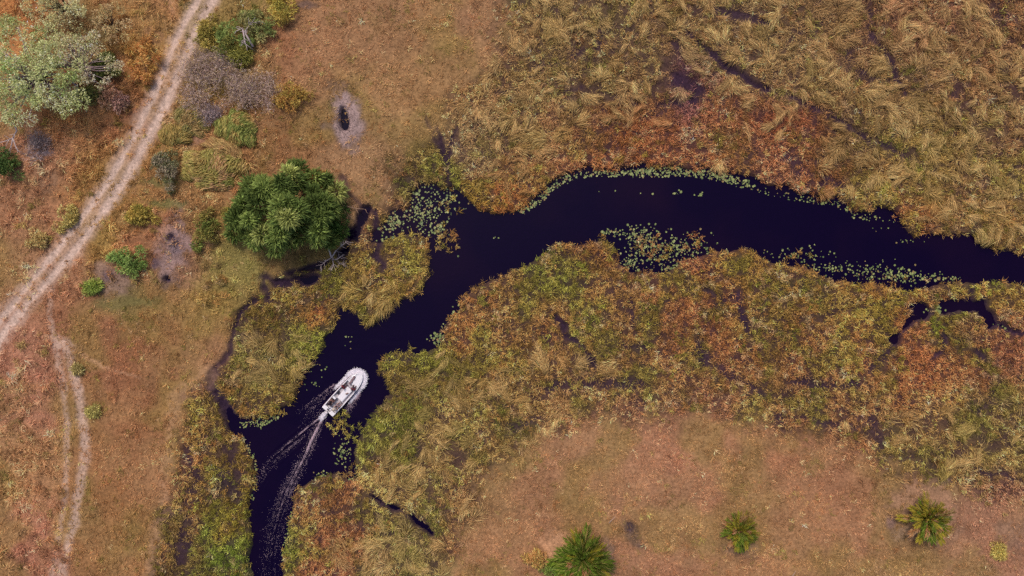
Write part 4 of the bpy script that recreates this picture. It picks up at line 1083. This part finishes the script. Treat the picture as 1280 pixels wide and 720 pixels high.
palm('spiky yellow green wild palm inside a ring of bare soil', 1152, 644, 2.9, 96, 3, 0.6, 0.9)

# ------------------------------------------------------------------ the boat
BX, BY = W(429.6, 492.1, 0.3)
BS = 0.9
BROT = math.atan2(36.9, 33.4)
M_HULL = mat_plain('hull_paint', (212, 206, 210), 0.4, noise=0.04, scale=2, spec=0.4)
M_DECK = mat_plain('deck_paint', (176, 168, 174), 0.6, noise=0.08, scale=5)
M_HULL_SHADE = mat_plain('hull_shade_maroon', (84, 34, 50), 0.5)  # colour of the painted shade line along the hull
M_DARK = mat_plain('dark_plastic', (40, 34, 44), 0.5)
M_GREY = mat_plain('grey_vinyl', (148, 132, 136), 0.6)
M_METAL = mat_plain('rail_metal', (190, 190, 196), 0.3, metal=0.8)
boat = empty('motor_boat', (BX, BY, WATER_Z), BROT)
boat.scale = (BS, BS, BS)
tag(boat, 'white open motor boat carrying passengers along the dark river', 'boat')
def outline(k=1.0, inset=0.0):
    pts = []
    hb = 0.93
    st = [(-3.05, hb * 0.97), (-1.5, hb), (0.4, hb), (1.5, hb * 0.97), (2.2, hb * 0.86), (2.75, hb * 0.66), (3.1, hb * 0.40), (3.25, hb * 0.14)]
    left = [(x, y) for x, y in st]
    full = [(x, -y) for x, y in left] + [(x, y) for x, y in reversed(left)]
    res = []
    for x, y in full:
        L = math.hypot(x * 0.3, y) or 1
        res.append((x * k - inset * (1 if x > 2.5 else 0) + (inset if x < -3 else 0), y * k - math.copysign(inset, y) * (1 if abs(y) > inset else 0)))
    return res
def ring(o, z): return [(x, y, z) for x, y in o]
o_top = outline(1.0); o_bot = [(x * 0.93, y * 0.8) for x, y in o_top]; o_in = outline(1.0, 0.11)
mb = MB(); n = len(o_top)
rings = [ring(o_bot, -0.22), ring(o_top, 0.48), ring(o_top, 0.56), ring(o_in, 0.56), ring(o_in, 0.18)]
vs = sum(rings, []); fs = []
for r in range(len(rings) - 1):
    for i in range(n):
        a, b = r * n + i, r * n + (i + 1) % n
        fs.append((a, b, b + n, a + n))
fs.append(tuple(range(n))[::-1])
mb.add(vs, fs); mb.build('hull', M_HULL, boat)
mb = MB(); mb.add(ring(o_in, 0.2), [tuple(range(n))]); mb.build('floor', M_DECK, boat)
fd = [(x, y) for x, y in o_in if x > 1.3]
mb = MB(); q = [(x, y * 0.995, 0.5) for x, y in fd]; q2 = [(x, y * 0.995, 0.24) for x, y in fd]; k = len(q)
mb.add(q + q2, [tuple(range(k)), tuple(range(k, 2 * k))[::-1]] + [(i, i + k, (i + 1) % k + k, (i + 1) % k) for i in range(k)])
mb.build('foredeck', M_HULL, boat)
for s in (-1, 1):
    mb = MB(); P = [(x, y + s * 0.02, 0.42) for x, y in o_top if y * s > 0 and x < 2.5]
    P.sort(); mb.tube(P, [0.045] * len(P), 6); mb.build('hull_shade_strip', M_HULL_SHADE, boat)  # added dark strip standing in for the shade along the hull side
    mb = MB(); mb.box((-2.85, s * 0.56, 0.42), (0.5, 0.62, 0.3)); mb.build('stern_platform', M_HULL, boat, bevel=0.03)
    mb = MB(); P = [(1.5, s * 0.80, 0.58), (1.6, s * 0.80, 0.82), (2.3, s * 0.66, 0.84), (2.75, s * 0.46, 0.82), (2.85, s * 0.40, 0.58)]
    mb.tube(P, [0.018] * 5, 6); mb.build('bow_rail', M_METAL, boat)
mb = MB(); mb.box((0.0, -0.12, 0.36), (1.9, 0.85, 0.34)); tbl = mb.build('storage_locker', M_HULL, boat, bevel=0.04)
mb = MB(); mb.box((0.0, -0.12, 0.545), (1.7, 0.7, 0.03)); mb.build('lid', M_HULL, tbl, bevel=0.01)
for x in (-1.62, -2.15):
    for s in (-1, 1):
        mb = MB(); mb.box((x, s * 0.46, 0.40), (0.36, 0.5, 0.08)); mb.box((x, s * 0.46, 0.29), (0.26, 0.4, 0.16)); mb.build('seat', M_GREY, boat, bevel=0.02)
mb = MB(); mb.box((0.55, 0.6, 0.38), (0.4, 0.36, 0.1)); mb.box((0.55, 0.6, 0.27), (0.28, 0.26, 0.14)); mb.build('seat', M_GREY, boat, bevel=0.02)
mb = MB(); mb.box((1.18, -0.5, 0.38), (0.38, 0.4, 0.1)); mb.box((1.18, -0.5, 0.27), (0.28, 0.26, 0.14)); mb.build('seat', M_GREY, boat, bevel=0.02)
mb = MB(); mb.box((-1.15, 0.52, 0.5), (0.3, 0.5, 0.6), taper=0.85); con = mb.build('steering_console', M_HULL, boat, bevel=0.03)
mb = MB(); P = [(-1.36, 0.52 + 0.14 * math.cos(a), 0.72 + 0.14 * math.sin(a)) for a in np.linspace(0, 2 * math.pi, 13)]
mb.tube(P, [0.016] * 13, 6); mb.build('steering_wheel', M_DARK, con)
# outboard motor between the stern platforms
mot = MB().lathe([(0.10, 0.0), (0.19, 0.06), (0.2, 0.3), (0.16, 0.4), (0.06, 0.44)], 12, (-3.2, 0, 0.5)).build('outboard_motor', mat_plain('motor_cowl', (196, 184, 188), 0.35, spec=0.5), boat, smooth=True)
MB().tube([(-3.2, 0, 0.5), (-3.22, 0, 0.0), (-3.22, 0, -0.5)], [0.09, 0.06, 0.05], 8).build('shaft', M_DARK, mot)
mb = MB()
for a in range(3):
    t = a * 2.094
    mb.box((-3.36, 0.1 * math.cos(t), -0.5 + 0.1 * math.sin(t)), (0.03, 0.16, 0.07), rx=t)
mb.build('propeller', M_DARK, mot)
MB().tube([(-3.08, 0, 0.62), (-2.7, 0.06, 0.7), (-2.45, 0.1, 0.72)], [0.03, 0.025, 0.03], 6).build('tiller', M_DARK, mot)

# gear on board, each a thing of its own
def on_boat(x, y, z):
    x, y, z = x * BS, y * BS, z * BS
    c, s = math.cos(BROT), math.sin(BROT)
    return (BX + x * c - y * s, BY + x * s + y * c, WATER_Z + z)
def gear(name, label, cat, x, y, z, size, mat, rz=0.0, lid=None, group='gear on the boat'):
    root = empty(name, on_boat(x, y, z), BROT + rz)
    mb = MB(); mb.box((0, 0, size[2] / 2), size, taper=0.95); mb.build('body', mat, root, bevel=0.03)
    if lid: MB().box((0, 0, size[2] + 0.025), (size[0] * 1.0, size[1] * 1.0, 0.05)).build('lid', lid, root, bevel=0.015)
    mb = MB(); mb.tube([(-size[0] * .3, 0, size[2] + 0.02), (-size[0] * .2, 0, size[2] + 0.12), (size[0] * .2, 0, size[2] + 0.12), (size[0] * .3, 0, size[2] + 0.02)], [0.015] * 4, 5)
    mb.build('handle', M_DARK, root)
    return tag(root, label, cat, group)
gear('cool_box', 'white cool box near the boat stern', 'cool box', -2.5, -0.0, 0.2, (0.36, 0.34, 0.34), M_HULL, lid=mat_plain('box_lid', (208, 204, 210), 0.5))
gear('canvas_bag', 'black bag beside the left gunwale of the boat', 'bag', -0.45, 0.62, 0.2, (0.36, 0.24, 0.28), M_DARK, 0.2)
gear('canvas_bag', 'brown bag lying on the white locker lid', 'bag', 0.25, -0.30, 0.56, (0.34, 0.16, 0.1), mat_plain('canvas', (138, 104, 96), 0.8), -0.5)
M_BLK = mat_plain('blanket', (128, 104, 108), 0.9, noise=0.45, scale=9)
mb = MB()
for i in range(5):
    mb.lathe([(0.02, 0), (0.13, 0.02), (0.15, 0.1), (0.1, 0.18), (0.02, 0.2)], 8, (-0.42 + 0.21 * i, 0.02 * (-1) ** i, 0))
root = empty('blanket_roll', on_boat(1.92, 0.34, 0.5), BROT + 0.12)
mb.build('roll', M_BLK, root, smooth=True); MB().tube([(-0.2, -0.16, 0.02), (-0.2, -0.1, 0.16), (-0.2, 0.1, 0.16), (-0.2, 0.16, 0.02)], [0.02] * 4, 5).build('strap', M_DARK, root)
tag(root, 'grey brown mottled bundle lying on the boat foredeck', 'bundle', 'gear on the boat')

# people: one skinned seated body, coloured per person
def seated_body():
    J = {'pelvis': (0, 0, 0.10, .135, .15), 'belly': (0.0, 0, 0.26, .12, .15), 'chest': (0.01, 0, 0.44, .125, .17), 'neck0': (0.0, 0, 0.57, .06, .07), 'neck': (0.015, 0, 0.64, .05, .05),
         'head0': (0.03, 0, 0.71, .075, .07), 'head1': (0.035, 0, 0.79, .095, .078), 'head2': (0.03, 0, 0.86, .06, .055)}
    E = [('pelvis', 'belly'), ('belly', 'chest'), ('chest', 'neck0'), ('neck0', 'neck'), ('neck', 'head0'), ('head0', 'head1'), ('head1', 'head2')]
    J['nose'] = (0.135, 0, 0.775, .014, .014); E.append(('head1', 'nose'))
    for s, t in ((1, 'l'), (-1, 'r')):
        J.update({t + 'hip': (0.06, s * .09, .09, .09, .09), t + 'knee': (0.44, s * .13, .12, .065, .065), t + 'calf': (0.46, s * .13, -0.08, .058, .058), t + 'ank': (0.45, s * .13, -.24, .04, .04), t + 'toe': (0.60, s * .145, -.27, .035, .04),
                  t + 'sho': (0.0, s * .18, .53, .068, .068), t + 'elb': (0.06, s * .24, .28, .046, .046), t + 'wri': (0.27, s * .17, .21, .03, .03), t + 'palm': (0.34, s * .155, .205, .02, .036), t + 'ear': (0.02, s * .085, .78, .014, .02)})
        E += [('pelvis', t + 'hip'), (t + 'hip', t + 'knee'), (t + 'knee', t + 'calf'), (t + 'calf', t + 'ank'), (t + 'ank', t + 'toe'), ('chest', t + 'sho'), (t + 'sho', t + 'elb'), (t + 'elb', t + 'wri'), (t + 'wri', t + 'palm'), ('head1', t + 'ear')]
        for f in range(4):
            yy = s * (.155 + (f - 1.5) * 0.021)
            l = (0.075, 0.085, 0.08, 0.062)[f]
            J[f'{t}f{f}a'] = (0.375, yy, .205, .009, .009); J[f'{t}f{f}b'] = (0.375 + l * .6, yy, .195, .008, .008); J[f'{t}f{f}c'] = (0.375 + l * .9, yy, .170, .007, .007)
            E += [(t + 'palm', f'{t}f{f}a'), (f'{t}f{f}a', f'{t}f{f}b'), (f'{t}f{f}b', f'{t}f{f}c')]
        J[t + 'th'] = (0.345, s * .112, .20, .010, .010); J[t + 'th2'] = (0.385, s * .095, .19, .008, .008)
        E += [(t + 'wri', t + 'th'), (t + 'th', t + 'th2')]
    names = list(J)
    me = bpy.data.meshes.new('body')
    me.from_pydata([J[k][:3] for k in names], [(names.index(a), names.index(b)) for a, b in E], [])
    o = bpy.data.objects.new('body', me); COL.objects.link(o)
    o.modifiers.new('skin', 'SKIN')
    for i, k in enumerate(names):
        sv = me.skin_vertices[0].data[i]; sv.radius = J[k][3:5]; sv.use_root = (k == 'pelvis')
    sb = o.modifiers.new('sub', 'SUBSURF'); sb.levels = sb.render_levels = 1
    bpy.context.view_layer.update()
    m2 = bpy.data.meshes.new_from_object(o.evaluated_get(bpy.context.evaluated_depsgraph_get()))
    bpy.data.objects.remove(o)
    for q in range(3): m2.materials.append(None)
    for p in m2.polygons:
        c = p.center
        arm = abs(c.y) > 0.15 and c.x > 0.05 and 0.14 < c.z < 0.33
        if c.z > 0.60 or (arm and c.x > 0.11): i = 0
        elif c.z > 0.20 or abs(c.y) > 0.2: i = 1
        else: i = 2
        if c.x > 0.5 and c.z < -0.2: i = 0
        p.material_index = i; p.use_smooth = True
    return m2
BODY = seated_body()
SKIN = [mat_plain('skin_dark', (96, 66, 54), 0.6, noise=0.03), mat_plain('skin_fair', (186, 140, 118), 0.6, noise=0.03)]
def person(label, x, y, z, rz, skin, shirt, trousers, hat=None):
    root = empty('person', on_boat(x, y, z), BROT + rz)
    o = link('body', BODY, root)
    for i, m in enumerate((SKIN[skin], mat_plain('shirt', shirt, 0.9), mat_plain('trousers', trousers, 0.9))):
        o.material_slots[i].link = 'OBJECT'; o.material_slots[i].material = m
    mh = mat_plain('hair', (34, 24, 28), 0.8)
    if hat is None:
        MB().lathe([(0.088, -0.03), (0.1, 0.02), (0.094, 0.07), (0.06, 0.11), (0.02, 0.125)], 12, (0.018, 0, 0.81)).build('hair', mh, root, smooth=True)
    else:
        MB().lathe([(0.19, -0.01), (0.19, 0.005), (0.105, 0.012), (0.10, 0.08), (0.07, 0.105), (0.02, 0.11)], 14, (0.03, 0, 0.83)).build('hat', mat_plain('hat', hat, 0.9), root, smooth=True)
    return tag(root, label, 'person', 'people aboard the boat')
person('person in dark red shirt seated by the left side of the boat', 0.55, 0.60, 0.40, -0.2, 0, (120, 36, 46), (60, 44, 60))
person('person in maroon shirt seated at the front near the right gunwale', 1.18, -0.5, 0.40, 0.3, 0, (104, 28, 44), (52, 38, 52))
person('person in brown shirt at the steering console of the boat', -1.62, 0.46, 0.42, 0, 0, (130, 92, 84), (80, 64, 70))
person('person in dark clothes and black hair on the rear left seat', -2.15, 0.46, 0.42, 0.1, 0, (48, 32, 46), (40, 32, 44))
person('person in grey mauve shirt on the front right seat of the boat', -1.62, -0.46, 0.42, -0.1, 1, (150, 124, 128), (110, 96, 104))
person('person in pale patterned shirt and sun hat on rear right seat', -2.15, -0.46, 0.42, 0, 1, (190, 178, 180), (120, 108, 112), (176, 160, 146))

# ------------------------------------------------------------------ foam of bow wave and wake
OCT_V = np.array([(1, 0, 0), (-1, 0, 0), (0, 1, 0), (0, -1, 0), (0, 0, 1), (0, 0, -1)], float)
OCT_F = np.array([(0, 2, 4), (2, 1, 4), (1, 3, 4), (3, 0, 4)])
def flecks(px, py, z, r):
    n = len(px)
    X_, Y_ = (px - 640) * S, (360 - py) * S
    a = rng.uniform(0, 6.28, n)
    st = rng.uniform(0.8, 2.2, n)
    vx = OCT_V[None, :, 0] * (r * st)[:, None]; vy = OCT_V[None, :, 1] * r[:, None]; vz = OCT_V[None, :, 2] * (r * 0.6)[:, None]
    V = np.stack([X_[:, None] + vx * np.cos(a)[:, None] - vy * np.sin(a)[:, None], Y_[:, None] + vx * np.sin(a)[:, None] + vy * np.cos(a)[:, None], z[:, None] + vz], -1)
    F = (OCT_F[None] + (np.arange(n) * 6)[:, None, None]).reshape(-1, 3)
    return V.reshape(-1, 3), F
def path_pts(pts, n, s0, s1, power=1.0, skew=0.0):
    P = np.array(pts, float); s = np.r_[0, np.cumsum(np.hypot(*np.diff(P, axis=0).T))]
    u = rng.uniform(0, 1, n) ** power
    t = u * s[-1]
    x, y = np.interp(t, s, P[:, 0]), np.interp(t, s, P[:, 1])
    g = rng.normal(0, 1, (2, n)) * (s0 + (s1 - s0) * u)
    return x + g[0], y + g[1], u
M_FOAM = mat_plain('foam', (214, 206, 214), 0.7, noise=0.06, scale=6)
M_WAKE = mat_plain('wake_foam', (176, 150, 160), 0.7, noise=0.1, scale=6)
def b2p(x, y):
    c, s = math.cos(BROT), math.sin(BROT)
    x, y = x * BS, y * BS
    return 429.6 + (x * c - y * s) / S, 492.1 - (x * s + y * c) / S
# bow wave: a churned collar round the bow, thinning down both sides
fx, fy, fr = [], [], []
n = 30000
s_ = rng.uniform(-1, 1, n)                     # -1 right side ... 1 left side
t_ = np.abs(s_)
ang = s_ * 2.05
ex = np.where(t_ < 0.62, 2.0 + 1.4 * np.cos(s_ / 0.62 * 1.57), 2.0 - (t_ - 0.62) * 7.0)
ey = np.where(t_ < 0.62, 1.08 * np.sin(s_ / 0.62 * 1.57), np.sign(s_) * (1.08 + (t_ - 0.62) * 0.55))
thick = np.where(t_ < 0.62, 0.26, 0.24 - (t_ - 0.62) * 0.25)
jx, jy = rng.normal(0, 1, n) * thick * 0.55, rng.normal(0, 1, n) * thick * 0.55
keep = (rng.uniform(0, 1, n) < np.where(t_ < 0.62, 1, np.clip(0.55 - (t_ - 0.62) * 1.5, 0.02, 1)))
px_, py_ = b2p((ex + jx)[keep], (ey + jy)[keep])
r_ = rng.uniform(0.014, 0.042, keep.sum())
z_ = WATER_Z + rng.uniform(0.0, 0.28, keep.sum()) * np.where(t_[keep] < 0.62, 1, 0.3)
v, f = flecks(px_, py_, z_, r_)
me = mesh_np('bow_wave_foam', v, f, M_FOAM)
tag(link('bow_wave_foam', me), 'white churning foam collar around the boat bow', 'foam', kind='stuff')
# side and stern wake
segs = []
segs.append(path_pts(WK_R, 11000, 2.2, 8.0, 0.8))
segs.append(path_pts(WK_R[:7], 17000, 1.0, 4.2, 0.9))
segs.append(path_pts(WK_L, 2600, 0.4, 0.9, 0.9))
segs.append(path_pts(WK_L2, 1400, 1.5, 4.0, 1.0))
segs.append(path_pts([(338, 573), (325, 590), (314, 608)], 400, 1.5, 3.0, 0.8))
segs.append(path_pts([(404, 512), (392, 526), (376, 545)], 500, 2.5, 6.0, 0.8))
segs.append(path_pts([b2p(1.2, -1.35), b2p(-0.4, -1.6), b2p(-2.4, -1.95)], 2600, 1.6, 2.6, 1.1))
segs.append(path_pts([b2p(1.0, 1.3), b2p(-1.0, 1.45), b2p(-3.6, 1.6), b2p(-6, 1.9)], 1100, 0.8, 2.2, 1.1))
segs.append(path_pts([b2p(0, 1.7), b2p(-3, 2.2), b2p(-6, 2.8)], 700, 0.6, 1.6, 1.0))
px_ = np.concatenate([q[0] for q in segs]); py_ = np.concatenate([q[1] for q in segs]); u_ = np.concatenate([q[2] for q in segs])
k = (sample(sdf, px_, py_) < -1.5) & (rng.uniform(0, 1, len(px_)) < 0.35 + 1.1 * sstep(0.4, 0.6, fbm(px_ + py_ * 0.3, py_, 7, 401, 2)))
k &= rng.uniform(0, 1, len(px_)) < np.clip((1.02 - u_ * 0.85) ** 1.4, 0.05, 1)
px_, py_ = px_[k], py_[k]
r_ = rng.uniform(0.006, 0.020, len(px_))
v, f = flecks(px_, py_, WATER_Z + wave(px_, py_) + 0.005, r_)
tag(link('wake_foam', mesh_np('wake_foam', v, f, M_WAKE)), 'thin pinkish foam streaks trailing behind the boat', 'foam', kind='stuff')
px_, py_, _ = path_pts([b2p(-3.3, 0.1), b2p(-3.9, 0.05), b2p(-4.3, 0.0)], 1500, 0.9, 1.5)
v, f = flecks(px_, py_, WATER_Z + rng.uniform(0, 0.2, len(px_)), rng.uniform(0.012, 0.04, len(px_)))
tag(link('propeller_wash', mesh_np('propeller_wash', v, f, M_FOAM)), 'white propeller wash boiling right behind the outboard motor', 'foam', kind='stuff')
